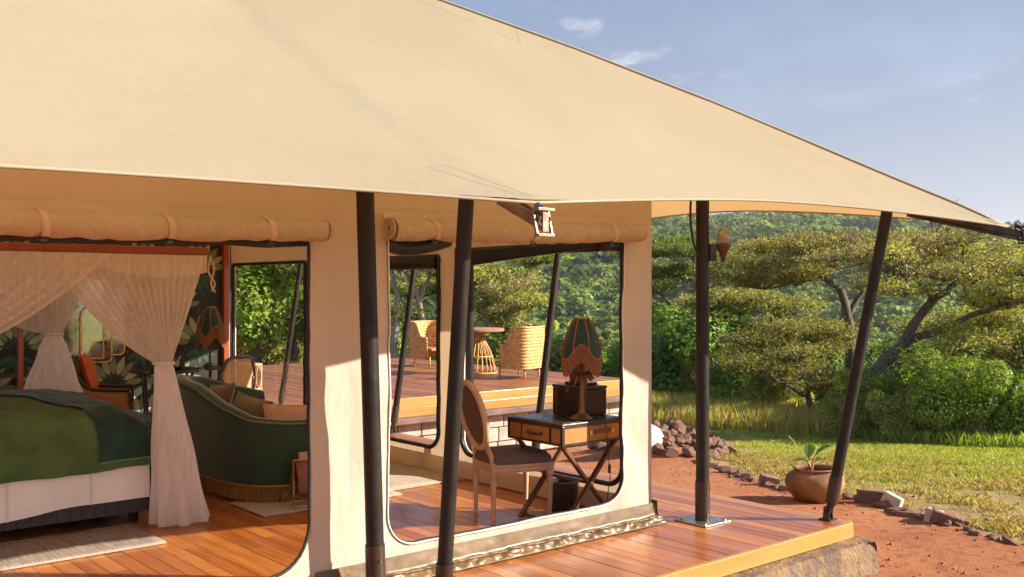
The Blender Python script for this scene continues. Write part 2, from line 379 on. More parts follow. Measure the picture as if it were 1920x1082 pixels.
M['armcane'] = canemat('amber_chair_cane', (0.36, 0.14, 0.035), (0.52, 0.24, 0.07), 110, 0.2)
M['mirror'] = simple('mirror_glass', (0.55, 0.52, 0.48), 0.06, 1.0, 0.05, 4, 0)
def stonemat(name):
    t = NT(name); oi = t.n('ShaderNodeObjectInfo').outputs['Random']; c = t.coord('Object')
    n = t.noise(c, 5, 6, 0.65); n2 = t.noise(c, 22, 5)
    a = t.ramp(oi, [(0.0, (0.20, 0.085, 0.05)), (0.4, (0.26, 0.13, 0.085)), (0.7, (0.17, 0.10, 0.08)), (1.0, (0.36, 0.25, 0.19))])
    b = t.mix(t.rng(n, 0.45, 0.62), a, (0.36, 0.17, 0.095)); b = t.mix(t.math('MULTIPLY', n2, 0.5), b, (0.10, 0.06, 0.05))
    return t.done(t.bsdf(b, 0.85, 0, t.bump(t.math('ADD', n, n2), 0.7, 0.02)))
M['stone'] = stonemat('rust_brown_stone')
M['palestone'] = simple('pale_cut_stone', (0.52, 0.44, 0.38), 0.8, 0, 0.2, 7, 0.5, 20)
M['concrete'] = simple('grey_brown_plinth_concrete', (0.17, 0.105, 0.08), 0.75, 0, 0.2, 4, 0.4, 18)
def plinthface():
    t = NT('stained_rubble_render'); c = t.coord('Position'); n = t.noise(c, 4.5, 7, 0.7); n2 = t.noise(c, 26, 5); n3 = t.noise(t.coord('Position', (5, 5, 1.2)), 1.4, 4)
    a = t.ramp(n, [(0.3, (0.11, 0.065, 0.042)), (0.5, (0.25, 0.155, 0.075)), (0.72, (0.34, 0.23, 0.115))])
    a = t.mix(t.rng(n3, 0.5, 0.68), a, (0.13, 0.085, 0.07))
    return t.done(t.bsdf(a, 0.85, 0, t.bump(t.math('ADD', n, n2), 0.9, 0.03)))
M['plinth'] = plinthface()
M['rubble'] = simple('pale_mortared_stone', (0.42, 0.34, 0.28), 0.85, 0, 0.25, 5, 0.6, 14)
M['leaf'] = leafmat('leaf_blades', 0.5); M['acleaf'] = leafmat('acacia_leaflets', 0.42, 0.6)
M['barkgrey'] = bark('grey_brown_bark', (0.045, 0.032, 0.025), (0.20, 0.15, 0.115))
M['barkpale'] = bark('pale_dead_wood', (0.20, 0.15, 0.12), (0.48, 0.40, 0.34))
M['twig'] = simple('brown_twigs', (0.17, 0.115, 0.085), 0.9, 0, 0.3, 10, 0)
M['grassblade'] = leafmat('grass_blades', 0.4, 0.55)

# ------------------------------------------------------------------ the land
GT = [(-20, -0.36), (10, -0.36), (24, -1.82), (36, -2.25), (48, -4.2), (70, -9.0), (120, -15), (190, -14), (260, -2.0), (340, 9.0), (480, 27), (640, 43), (760, 45), (900, 30), (1500, -30), (4000, -60), (12000, -60)]
def dl(x, y): return x * FW.x + y * FW.y, x * RT.x + y * RT.y
def gz(x, y, fine=True):
    d, l = dl(x, y)
    r = sqrt(x * x + y * y)
    de = r if d > 0.55 * r else max(d, 0) + 0.25 * (r - max(d, 0)) * (1 if r > 25 else 0.4)
    de = lerp(de, max(d, 0), 0.8) if d > 0 else de * 0.6
    a = l / max(d, 1e-3) if d > 0 else 0
    # the left side stays level a little further (lawn beyond the terrace)
    if d > 24 and a < -0.1: de = lerp(de, max(24 + (de - 24) * 0.35, de - 26), sstep(-0.1, -0.2, a))
    z = interp(GT, de)
    if de > 190:
        k = sstep(190, 420, de)
        z += k * (6 * nz(x * 0.009, y * 0.009, 3) + 2.5 * nz(x * 0.03, y * 0.03, 9)) - k * 13 * sstep(0.33, 0.52, a) * sstep(400, 640, de)
    if fine and de < 60:
        z += 0.025 * nz(x * 0.9, y * 0.9, 1) + 0.012 * nz(x * 4, y * 4, 2)
        # spoil bank under the stone pile
        q = ((x - 12.2) / 1.1) ** 2 + ((y - 10.7) / 1.3) ** 2
        z += 0.42 * math.exp(-q * 1.4)
    return z
EDGE = [(-4, 7.0), (2.5, 8.2), (3.56, 8.53), (4.43, 8.78), (5.36, 9.02), (6.3, 9.45), (7.2, 10.05), (8.6, 11.1), (9.7, 11.8), (12, 13.2), (13.4, 15.6), (40, 17)]
def lawnmask(x, y):
    e = interp(EDGE, y)
    return sstep(-0.12, 0.18, x - e + 0.12 * nz(x * 3, y * 3, 5)), x - e
def lawn2(x, y):   # beyond the terrace
    d, l = dl(x, y)
    return sstep(21.0, 22.5, y)

def build_ground():
    nr, na = 285, 330
    rs = [0.5 * (1.0352 ** i) for i in range(nr)]
    # finer angular steps where the place is seen
    angs = []
    for i in range(na):
        t = i / na * 2 * pi; angs.append(HEAD + t - pi - 0.62 * sin(t) * -1)
    verts = [(0, 0, -0.36)]; cols = [(0, 0, 0, 1)]; faces = []
    for i, r in enumerate(rs):
        for a in angs:
            x, y = r * sin(a), r * cos(a); verts.append((x, y, gz(x, y)))
            if r < 70:
                m, e = lawnmask(x, y); m = max(m, lawn2(x, y)); d, l = dl(x, y)
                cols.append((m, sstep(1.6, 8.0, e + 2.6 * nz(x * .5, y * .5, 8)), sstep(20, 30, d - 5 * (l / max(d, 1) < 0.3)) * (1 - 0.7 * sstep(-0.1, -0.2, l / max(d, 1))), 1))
            else: cols.append((1, 1, 1, 1))
    for j in range(na): faces.append((0, 1 + (j + 1) % na, 1 + j))
    for i in range(nr - 1):
        o = 1 + i * na; p = o + na
        for j in range(na):
            k = (j + 1) % na; faces.append((o + j, o + k, p + k, p + j))
    me = bpy.data.meshes.new('ground'); me.from_pydata(verts, [], faces)
    at = me.attributes.new('Mask', 'FLOAT_COLOR', 'POINT'); at.data.foreach_set('color', np.array(cols, dtype=np.float32).ravel())
    me.shade_smooth()
    t = NT('red_earth_and_turf'); c = t.coord('Position'); A = t.n('ShaderNodeAttribute'); A.attribute_name = 'Mask'
    s = t.n('ShaderNodeSeparateColor'); t.l(A.outputs['Color'], s.inputs[0]); lawn, lush, wood = s.outputs[0], s.outputs[1], s.outputs[2]
    n1 = t.noise(c, 1.1, 6); n2 = t.noise(c, 9, 6, 0.65); n3 = t.noise(c, 110, 5, 0.75)
    soil = t.ramp(n1, [(0.25, (0.36, 0.125, 0.055)), (0.55, (0.50, 0.195, 0.088)), (0.8, (0.56, 0.25, 0.125))])
    soil = t.mix(t.rng(n2, 0.5, 0.75), soil, (0.20, 0.062, 0.030)); soil = t.mix(t.rng(n3, 0.52, 0.7, 0, 0.8), soil, (0.62, 0.34, 0.20)); soil = t.mix(t.rng(n3, 0.46, 0.3, 0, 0.75), soil, (0.19, 0.065, 0.032))
    dry = t.ramp(t.math('ADD', t.math('MULTIPLY', n2, .55), t.math('MULTIPLY', n3, .45)), [(0.36, (0.12, 0.07, 0.045)), (0.46, (0.36, 0.23, 0.11)), (0.52, (0.44, 0.32, 0.12)), (0.62, (0.38, 0.34, 0.09))])
    green = t.ramp(n2, [(0.3, (0.22, 0.25, 0.04)), (0.7, (0.42, 0.43, 0.075))])
    turf = t.mix(lush, dry, green)
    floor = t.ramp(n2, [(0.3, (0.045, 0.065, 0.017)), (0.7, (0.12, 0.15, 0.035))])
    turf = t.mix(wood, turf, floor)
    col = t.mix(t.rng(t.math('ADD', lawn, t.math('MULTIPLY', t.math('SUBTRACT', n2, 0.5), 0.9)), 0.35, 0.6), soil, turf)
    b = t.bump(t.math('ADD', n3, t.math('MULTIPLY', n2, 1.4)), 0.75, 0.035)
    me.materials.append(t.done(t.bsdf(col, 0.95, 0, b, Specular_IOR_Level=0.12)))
    o = bpy.data.objects.new('ground', me); COL.objects.link(o); tag(o, 'red earth yard running into green lawn and wooded valley', 'ground', kind='structure')
build_ground()

def far_ridge():
    b = MB(); D0 = 3300; n = 120
    def f(u, v):
        a = lerp(-0.9, 1.2, u); h = (0.55 + 0.45 * fbm(a * 2.2 + 3, 0.3)) * 195 * sstep(0.25, 0.62, a) + 18 * fbm(a * 9, 7) + 10; h = min(h, 205)
        d = D0 + 900 * v
        p = FW * d + RT * (a * d); return (p.x, p.y, lerp(-60, h, sin(v * pi) ** 0.8))
    b.grid(f, n, 12); o = b.build('far_mountain', simple('far_scrub', (0.06, 0.075, 0.04), 0.95, 0, 0.2, 0.004, 0), smooth=180)
    tag(o, 'distant blue mountain ridge low on the horizon at right', 'mountain', kind='structure')
far_ridge()

# ---- leaf clouds (numpy)
def cloud(name, P, S, Cc, mat, parent=None, aspect=0.5, flat=0.0, N0=None, kind=None, loc=None):
    n = len(P); nr = rng.normal(size=(n, 3)); nr[:, 2] = np.abs(nr[:, 2]) + flat * 2.0
    if N0 is not None: nr = nr * 0.65 + N0 * 1.1
    nr /= np.linalg.norm(nr, axis=1)[:, None]
    t = rng.normal(size=(n, 3)); t -= nr * (t * nr).sum(1)[:, None]; t /= np.linalg.norm(t, axis=1)[:, None]
    bt = np.cross(nr, t); S = np.asarray(S).reshape(-1, 1)
    V = np.empty((n, 4, 3)); V[:, 0] = P - t * S; V[:, 1] = P + bt * S * aspect; V[:, 2] = P + t * S; V[:, 3] = P - bt * S * aspect
    V[:, 1] += nr * S * 0.12; V[:, 3] += nr * S * 0.12
    me = bpy.data.meshes.new(name); me.vertices.add(n * 4); me.vertices.foreach_set('co', V.astype(np.float32).ravel())
    me.loops.add(n * 4); me.loops.foreach_set('vertex_index', np.arange(n * 4, dtype=np.int32))
    me.polygons.add(n); me.polygons.foreach_set('loop_start', np.arange(0, n * 4, 4, dtype=np.int32))
    me.update(calc_edges=True)
    at = me.attributes.new('Col', 'FLOAT_COLOR', 'POINT')
    cc = np.ones((n, 4, 4), dtype=np.float32); cc[:, :, :3] = np.asarray(Cc)[:, None, :]; at.data.foreach_set('color', cc.ravel())
    me.materials.append(mat); me.validate()
    o = bpy.data.objects.new(name, me); COL.objects.link(o)
    if parent is not None: o.parent = parent
    if kind: o['kind'] = kind
    return o
def palette(n, cols, jit=0.28):
    cols = np.array(cols); i = rng.integers(0, len(cols), n); c = cols[i] * (1 + rng.normal(size=(n, 1)) * jit); return np.clip(c * (1 + rng.normal(size=(n, 3)) * jit * 0.35), 0.004, 1)
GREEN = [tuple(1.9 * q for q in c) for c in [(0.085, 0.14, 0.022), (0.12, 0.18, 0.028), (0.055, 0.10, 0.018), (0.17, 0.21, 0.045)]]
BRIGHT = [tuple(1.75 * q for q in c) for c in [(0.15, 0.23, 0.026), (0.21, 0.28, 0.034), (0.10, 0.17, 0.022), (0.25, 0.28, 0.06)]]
OLIVE = [tuple(2.2 * q for q in c) for c in [(0.15, 0.165, 0.035), (0.20, 0.195, 0.045), (0.11, 0.125, 0.030), (0.24, 0.21, 0.055)]]
GOLDEN = [tuple(2.15 * q for q in c) for c in [(0.23, 0.22, 0.045), (0.30, 0.26, 0.065), (0.17, 0.19, 0.035), (0.14, 0.12, 0.055)]]
TWIGGY = [tuple(1.75 * q for q in c) for c in [(0.17, 0.125, 0.075), (0.22, 0.18, 0.08), (0.21, 0.205, 0.05), (0.13, 0.12, 0.05)]]

def bush_mesh(seed, r=1.0, h=1.0, n=5200, ragged=0.0):
    """leaf shell + lobes, unit-ish bush standing on z=0"""
    g = np.random.default_rng(seed)
    lob = [(0, 0, h * 0.45, r * 0.62, h * 0.5)]
    for k in range(11):
        a = g.uniform(0, 2 * pi); q = g.uniform(0.3, 0.85) * r; zc = g.uniform(0.2, 0.92) * h
        lob.append((q * cos(a), q * sin(a), zc, r * g.uniform(0.24, 0.42), h * g.uniform(0.2, 0.32)))
    P = []; N = []
    for k, (x, y, z, a, b) in enumerate(lob):
        m = int(n * (0.22 if k == 0 else 0.078)); u = g.normal(size=(m, 3)); u /= np.linalg.norm(u, axis=1)[:, None]
        q = g.uniform(0.55, 1.06, size=(m, 1)) ** 0.6
        P.append(np.array([x, y, z]) + u * q * np.array([a, a, b])); N.append(u)
    for k in range(16 if n > 1000 else 0):      # ragged shoots that break the outline
        a = g.uniform(0, 2 * pi); e = np.array([cos(a) * g.uniform(.3, .9), sin(a) * g.uniform(.3, .9), g.uniform(.35, 1.0)]); m = int(n * .010)
        t = g.uniform(.5, 1.25, size=(m, 1)); P.append(np.array([0, 0, h * .3]) + e * t * np.array([r, r, h * .72]) + g.normal(size=(m, 3)) * .05 * r); N.append(np.tile(e / np.linalg.norm(e), (m, 1)))
    P = np.vstack(P); N = np.vstack(N); keep = P[:, 2] > 0.01; P, N = P[keep], N[keep]
    return P, N
def bush(name, label, cat, loc, r, h, seed, n=5200, size=0.05, pal=GREEN, group=None, stems=4):
    root = thing(name, label, cat, loc, 0, group)
    P, N = bush_mesh(seed, r, h, n)
    cloud('foliage', P, rng.uniform(size * 0.6, size * 1.3, len(P)), palette(len(P), pal), M['leaf'], root, 0.6, 0.2, N)
    b = MB(); g = random.Random(seed)
    for k in range(stems):
        a = g.uniform(0, 6.28); b.tube([(0.08 * cos(a), 0.08 * sin(a), -0.15), (0.2 * r * cos(a), 0.2 * r * sin(a), h * 0.3), (0.5 * r * cos(a), 0.5 * r * sin(a), h * 0.7)], [0.035 * h, 0.025 * h, 0.008 * h], 5)
    b.build('stem', M['barkgrey'], root)
    return root

# ---- acacias
def wob(pts, amp, n=5):
    q = cmr(pts, n); return [p + Vector((nz(p.x * 2, p.y * 2, p.z * 2), nz(p.y * 2, p.z * 2, p.x * 2 + 9), nz(p.z * 2 + 4, p.x * 2, p.y * 2))) * amp for p in q]
def acacia(name, label, paths, pads, pal, nleaf, lsize=0.045, bark_m='barkgrey', ntw=14, twpal=None, group=None, seed=1):
    """paths: list of (points, r0, r1) in world coordinates; pads: (x,y,z, rx, rz[, palette, share])"""
    base = Vector(paths[0][0][0]); root = thing(name, label, 'tree', base, 0, group)
    g = random.Random(seed); b = MB(); ends = []
    for pts, r0, r1 in paths:
        q = wob(pts, 0.09); k = len(q); b.tube(q, [lerp(r0, r1, i / (k - 1)) for i in range(k)], 8)
        ends += q[k // 2:]
    tw = MB(); P = []; C_ = []; S_ = []
    extra = []
    for pad in pads:
        for k in range(2):
            a = g.uniform(0, 6.28); q = pad[3] * g.uniform(.6, 1.05); extra.append((pad[0] + q * cos(a), pad[1] + q * sin(a), pad[2] + g.uniform(-.22, .16), pad[3] * g.uniform(.4, .65), pad[4] * g.uniform(.6, 1.1)) + ((g.choice((pad[5], pal)),) if len(pad) > 5 else ()))
    pads = list(pads) + extra
    tot = sum(p[3] ** 2 for p in pads)
    for pad in pads:
        x, y, z, rx, rz = pad[:5]; pp = pad[5] if len(pad) > 5 else pal; dens = pad[6] if len(pad) > 6 else 1.0
        c = Vector((x, y, z)); s = min(ends, key=lambda e: (e - c).length)
        m = s.lerp(c, 0.55) + Vector((g.uniform(-.2, .2), g.uniform(-.2, .2), -0.25 * rx))
        low = c + Vector((0, 0, -rz * 0.8))
        b.tube(wob([s, m, low], 0.06, 4), [0.055 * min(1, rx), 0.045 * min(1, rx)] + [0.04 * min(1, rx) * (1 - i / 8) for i in range(7)], 6)
        tips = []
        for k in range(int(ntw * rx)):
            a = g.uniform(0, 2 * pi); q = rx * sqrt(g.uniform(0.05, 1)); tip = c + Vector((q * cos(a), q * sin(a), rz * g.uniform(-0.35, 0.9) * (1.1 - (q / rx) ** 2 * 0.9)))
            mid = low.lerp(tip, 0.5) + Vector((g.uniform(-.12, .12), g.uniform(-.12, .12), g.uniform(-.05, .10)))
            tw.tube([low, mid, tip], [0.024, 0.016, 0.007], 3, False); tips.append((mid, tip))
            for e in range(5):
                o = mid.lerp(tip, g.uniform(0.1, 1)); t2 = o + Vector((g.uniform(-1, 1) * 0.45, g.uniform(-1, 1) * 0.45, g.uniform(-0.05, 0.22)))
                tw.tube([o, t2], [0.010, 0.004], 3, False); tips.append((o, t2))
        n = int(nleaf * rx * rx / tot * dens); nt_ = len(tips)
        ii = rng.integers(0, nt_, n); u = rng.uniform(0.15, 1.05, n)
        A = np.array([t[0][:] for t in tips]); B = np.array([t[1][:] for t in tips])
        q = A[ii] + (B[ii] - A[ii]) * u[:, None] + rng.normal(size=(n, 3)) * np.array([0.15, 0.15, 0.085])
        P.append(q); C_.append(palette(n, pp, 0.22)); S_.append(rng.uniform(lsize * 0.55, lsize * 1.35, n))
    b.build('trunk', M[bark_m], root, 180, off=base)
    tw.build('twigs', M['twig'], root, 180, off=base)
    cloud('crown', np.vstack(P) - np.array(base), np.concatenate(S_), np.vstack(C_), M['acleaf'], root, 0.34, 0.12)
    return root
GO, TW_ = GOLDEN, TWIGGY
acacia('acacia_tree', 'large flat-topped acacia behind the leaning corner pole, trunk bending right', [
    ([(21.7, 13.05, -2.05), (21.8, 12.96, -1.19), (21.9, 12.88, -0.74), (22.21, 12.61, -0.32), (22.48, 12.38, 0.09), (22.8, 12.11, 0.48)], 0.21, 0.15),
    ([(22.8, 12.11, 0.48), (22.97, 11.96, 0.97), (23.24, 11.74, 1.43), (23.4, 11.6, 1.63), (24.2, 11.55, 1.89), (25.24, 11.3, 2.3)], 0.13, 0.05),
    ([(23.24, 11.74, 1.43), (22.71, 11.56, 1.76), (21.93, 11.59, 2.19), (21.21, 11.78, 2.49)], 0.08, 0.035),
    ([(22.8, 12.11, 0.48), (23.29, 11.7, 0.71), (23.3, 11.06, 1.01), (23.39, 10.35, 1.27), (23.71, 9.65, 1.52)], 0.10, 0.04),
    ([(22.7, 12.2, 0.35), (23.09, 11.86, 0.07), (22.89, 10.99, 0.17), (22.97, 10.29, 0.16), (23.2, 9.67, -0.04)], 0.06, 0.025)],
    [(20.73, 11.77, 2.5, 1.25, .26, TW_, .7), (22.99, 11.95, 2.86, 1.35, .25, TW_, .7), (24.57, 11.66, 2.69, 1.35, .26, GO), (24.85, 11.0, 2.29, 1.35, .25, GO), (24.21, 9.86, 2.26, 1.3, .28, GO),
     (22.64, 10.99, 2.13, 1.25, .24, TW_, .8), (23.61, 12.69, 2.3, 1.3, .25, TW_, .7), (23.1, 9.75, 1.7, 1.2, .26, GO), (25.34, 9.95, 1.5, 1.3, .3, OLIVE), (22.81, 10.21, .31, 1.0, .16, GO), (23.2, 9.67, .56, 0.9, .18, GO), (21.6, 11.6, 1.75, .9, .18, OLIVE), (22.2, 10.2, -0.12, 0.8, .14, OLIVE)],
    GOLDEN, 58000, 0.041, seed=3)
acacia('acacia_tree', 'wide yellow-green acacia standing left of the leaning corner pole', [
    ([(26.36, 15.64, -2.1), (26.27, 15.73, -0.72), (26.3, 15.69, 0.21), (26.22, 15.77, 0.99), (26.07, 15.9, 1.77)], 0.17, 0.11),
    ([(26.07, 15.9, 1.77), (25.71, 16.2, 2.08), (25.18, 16.65, 2.39), (24.59, 17.15, 2.54)], 0.09, 0.035),
    ([(26.22, 15.77, 0.99), (26.6, 15.44, 1.69), (26.84, 15.24, 2.23)], 0.09, 0.04),
    ([(26.3, 15.69, 0.21), (25.89, 16.05, 0.45), (25.42, 16.45, 0.68)], 0.06, 0.02)],
    [(24.23, 17.46, 2.46, 1.3, .25, OLIVE), (25.65, 17.51, 2.89, 1.35, .26, GO), (25.42, 16.45, 3.01, 1.4, .24, GO), (25.03, 15.52, 3.04, 1.3, .24, TW_, .8), (27.09, 16.08, 3.12, 1.4, .24, TW_, .7), (23.22, 17.27, 2.14, 1.15, .25, OLIVE),
     (23.84, 16.11, 2.21, 1.15, .22, GO), (26.84, 15.24, 2.7, 1.2, .2, TW_, .7), (25.43, 18.12, 1.93, 1.15, .25, OLIVE), (24.72, 16.0, .63, .85, .16, OLIVE), (26.58, 16.3, .5, .9, .16, OLIVE)],
    GOLDEN, 46000, 0.046, seed=5)
acacia('acacia_tree', 'feathery green acacia forking low behind the lamp pole', [
    ([(30.87, 24.94, -2.6), (30.68, 25.1, -0.74), (30.62, 25.15, 0.31)], 0.15, 0.11),
    ([(30.62, 25.15, 0.31), (30.2, 25.51, 0.94), (29.65, 25.98, 1.56), (29.33, 26.25, 2.19)], 0.09, 0.04),
    ([(30.65, 25.13, 0.1), (30.73, 25.06, 1.35), (30.76, 25.03, 2.61), (30.52, 25.24, 3.23)], 0.09, 0.04),
    ([(30.62, 25.15, -0.32), (29.97, 25.71, 0.41), (29.33, 26.25, 0.73)], 0.08, 0.03),
    ([(30.68, 25.1, -0.74), (31.4, 24.49, 0.73), (31.56, 24.36, 1.77)], 0.08, 0.04)],
    [(29.57, 26.05, 3.23, 1.4, .32), (31.2, 26.34, 3.61, 1.4, .3), (29.67, 24.28, 3.18, 1.3, .3), (29.65, 25.98, 2.4, 1.3, .3), (28.37, 25.39, 1.77, 1.2, .28), (31.52, 26.06, 2.53, 1.3, .28), (31.48, 24.42, 3.02, 1.2, .28, OLIVE), (30.03, 23.55, 2.37, 1.2, .25), (33.17, 24.67, 2.63, 1.4, .3, OLIVE), (29.41, 26.18, .52, 1.1, .22), (32.2, 24.3, 1.6, 1.1, .22)],
    [(0.13, 0.21, 0.03), (0.18, 0.25, 0.04), (0.23, 0.26, 0.05)], 36000, 0.065, seed=9)
acacia('thorn_tree', 'low feathery thorn tree with straight dark stem at the lawn edge', [
    ([(24.53, 15.89, -2.1), (24.52, 15.9, -1.31), (24.43, 15.98, -0.63)], 0.10, 0.06),
    ([(24.43, 15.98, -0.63), (24.0, 16.3, -0.1), (23.63, 16.66, 0.27)], 0.05, 0.02), ([(24.5, 15.9, -1.0), (24.9, 15.7, -0.4), (25.59, 16.04, .07)], 0.05, 0.02), ([(24.5, 15.9, -1.3), (23.6, 16.1, -.9), (22.33, 16.08, -.38)], 0.045, 0.02)],
    [(23.63, 16.66, .27, 1.0, .25), (23.17, 17.05, -.03, 1.0, .25), (24.08, 16.27, .57, .95, .22), (23.62, 15.62, .02, .9, .22), (25.59, 16.04, .07, .95, .22), (22.33, 16.08, -.38, .8, .22), (24.79, 16.93, -.56, .9, .25), (24.65, 15.79, -.93, .7, .2), (23.85, 14.79, -.53, .8, .2)],
    OLIVE, 17000, 0.045, seed=12)
acacia('thorn_tree', 'olive thorn tree filling the gap under the large acacia crown', [
    ([(26.6, 11.6, -2.2), (26.7, 11.5, -1.0), (26.6, 11.6, -.2)], .11, .06), ([(26.6, 11.6, -.3), (26.0, 12.2, .3), (25.5, 12.6, .7)], .05, .02), ([(26.6, 11.6, -.4), (27.0, 10.8, .3), (27.3, 10.2, .8)], .05, .02)],
    [(25.5, 12.7, .75, 1.1, .3), (26.3, 11.9, 1.0, 1.2, .3), (27.2, 10.9, .9, 1.2, .3), (27.4, 10.0, .5, 1.1, .3), (25.9, 12.2, -.1, 1.1, .3), (26.9, 10.9, -.2, 1.1, .3), (26.2, 11.4, -.8, 1.0, .3)],
    OLIVE, 16000, .055, seed=31)
acacia('thorn_tree', 'slender grey-green thorn tree right of the lamp pole', [
    ([(28.0, 20.6, -2.4), (28.1, 20.5, -.9), (28.0, 20.6, .2)], .11, .06), ([(28.0, 20.6, -.1), (27.5, 21.2, .7), (27.1, 21.6, 1.1)], .05, .02), ([(28.0, 20.6, -.2), (28.5, 19.9, .7), (28.8, 19.4, 1.1)], .05, .02)],
    [(27.1, 21.7, 1.2, 1.2, .3), (28.0, 20.7, 1.5, 1.3, .3), (28.9, 19.5, 1.2, 1.2, .3), (27.6, 21.0, .4, 1.1, .3), (28.5, 20.0, .3, 1.1, .3), (28.0, 20.5, -.5, 1.1, .3)],
    OLIVE, 16000, .06, seed=33)
acacia('pale_branched_tree', 'tree with pale bare sprawling branches beyond the terrace', [
    ([(17.88, 28.11, -2.3), (18.36, 27.71, -0.88), (18.83, 27.31, -0.53), (19.63, 26.62, -0.26), (20.31, 26.05, 0.0)], 0.26, 0.12),
    ([(18.36, 27.71, -0.88), (18.42, 27.65, 0.35), (18.49, 27.6, 1.41), (18.36, 27.71, 2.47)], 0.16, 0.06),
    ([(18.83, 27.31, -0.53), (19.1, 27.08, 0.27), (19.03, 27.14, 1.24), (18.76, 27.37, 2.12), (18.42, 27.65, 2.65)], 0.14, 0.05),
    ([(19.03, 27.14, 1.24), (19.23, 26.97, 1.94), (19.43, 26.79, 2.65)], 0.09, 0.04), ([(19.63, 26.62, -0.26), (20.58, 25.82, 0.53), (21.38, 25.13, 0.71), (21.92, 24.67, 0.53)], 0.10, 0.03),
    ([(20.0, 26.3, -0.1), (20.8, 25.9, .9), (21.5, 25.3, 1.5)], 0.07, 0.02), ([(18.5, 27.6, 0.3), (17.6, 28.2, 1.2), (16.8, 28.9, 2.3)], 0.1, 0.04)],
    [(18.69, 27.42, 2.83, 1.3, .35, TW_), (19.5, 26.74, 2.47, 1.2, .4, OLIVE, .7), (20.58, 25.82, 2.3, 1.5, .5, OLIVE, .8), (21.11, 25.36, 1.77, 1.4, .5, TW_, .8), (21.65, 24.9, 1.41, 1.3, .45, OLIVE, .8), (20.85, 25.59, 1.06, 1.2, .45, TW_, .8), (22.42, 26.35, 2.14, 1.4, .5, OLIVE), (20.17, 26.16, 3.0, 1.4, .4, GREEN), (19.88, 28.51, 1.77, 1.4, .5, OLIVE), (22.9, 25.7, 2.93, 1.3, .5, BRIGHT), (16.6, 29.2, 2.6, 1.5, .5, OLIVE), (18.3, 28.4, 1.0, 1.2, .5, OLIVE, .6), (21.4, 25.6, 0.6, 1.0, .4, OLIVE, .8)],
    OLIVE, 40000, 0.06, bark_m='barkpale', ntw=16, seed=21)
def dead_branch():
    base = Vector((23.0, 11.95, 2.75)); root = thing('dead_branch', 'bare dead grey branches sticking up above the large acacia', 'branch', base)
    g = random.Random(4); b = MB()
    def rec(p, d, L, r, k):
        q = p + d * L; m = p.lerp(q, .5) + Vector((g.uniform(-.06, .06), g.uniform(-.06, .06), g.uniform(-.03, .05))); b.tube([p, m, q], [r, r * .8, r * .55], 5)
        if k == 0: return
        for _ in range(3):
            e = (d + Vector((g.uniform(-.7, .7), g.uniform(-.7, .7), g.uniform(-.35, .45)))).normalized(); rec(p.lerp(q, g.uniform(.45, 1)), e, L * g.uniform(.55, .8), r * .55, k - 1)
    for e in ((.72, -.6, .28), (.6, -.7, .5), (.8, -.3, .55)): rec(base, Vector(e).normalized(), 0.75, 0.035, 3)
    b.build('bough', M['barkgrey'], root, 180, off=base)
dead_branch()

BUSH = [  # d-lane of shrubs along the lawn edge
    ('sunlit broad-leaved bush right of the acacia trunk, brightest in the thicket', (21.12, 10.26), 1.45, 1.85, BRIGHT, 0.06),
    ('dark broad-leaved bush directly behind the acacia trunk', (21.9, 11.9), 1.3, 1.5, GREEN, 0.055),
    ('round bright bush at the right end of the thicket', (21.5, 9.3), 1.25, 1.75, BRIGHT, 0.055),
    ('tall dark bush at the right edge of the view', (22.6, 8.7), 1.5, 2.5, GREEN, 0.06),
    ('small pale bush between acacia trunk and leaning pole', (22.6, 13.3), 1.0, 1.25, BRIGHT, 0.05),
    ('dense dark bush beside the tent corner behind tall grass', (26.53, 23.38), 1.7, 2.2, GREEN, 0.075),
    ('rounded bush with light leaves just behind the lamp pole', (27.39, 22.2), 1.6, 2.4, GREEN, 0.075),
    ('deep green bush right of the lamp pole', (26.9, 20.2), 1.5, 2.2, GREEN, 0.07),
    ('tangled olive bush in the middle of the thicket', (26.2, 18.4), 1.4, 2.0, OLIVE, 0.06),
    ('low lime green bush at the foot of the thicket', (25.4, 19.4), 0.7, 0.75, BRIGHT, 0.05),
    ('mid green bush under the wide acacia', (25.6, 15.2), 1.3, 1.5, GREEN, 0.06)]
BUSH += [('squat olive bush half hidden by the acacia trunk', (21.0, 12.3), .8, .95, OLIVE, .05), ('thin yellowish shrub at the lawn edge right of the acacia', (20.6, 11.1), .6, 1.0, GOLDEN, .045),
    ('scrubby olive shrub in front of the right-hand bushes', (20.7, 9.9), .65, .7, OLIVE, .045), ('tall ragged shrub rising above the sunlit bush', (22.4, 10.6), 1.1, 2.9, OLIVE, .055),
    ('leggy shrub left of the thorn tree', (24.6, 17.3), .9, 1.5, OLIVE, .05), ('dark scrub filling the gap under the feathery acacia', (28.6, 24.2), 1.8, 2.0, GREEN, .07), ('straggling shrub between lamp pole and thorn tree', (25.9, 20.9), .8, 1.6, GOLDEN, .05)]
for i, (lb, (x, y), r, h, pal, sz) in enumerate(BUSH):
    bush('bush', lb, 'bush', (x, y, gz(x, y) - 0.05), r, h, 100 + i, 15000, sz * .62, pal, 'bushes along the lawn edge')
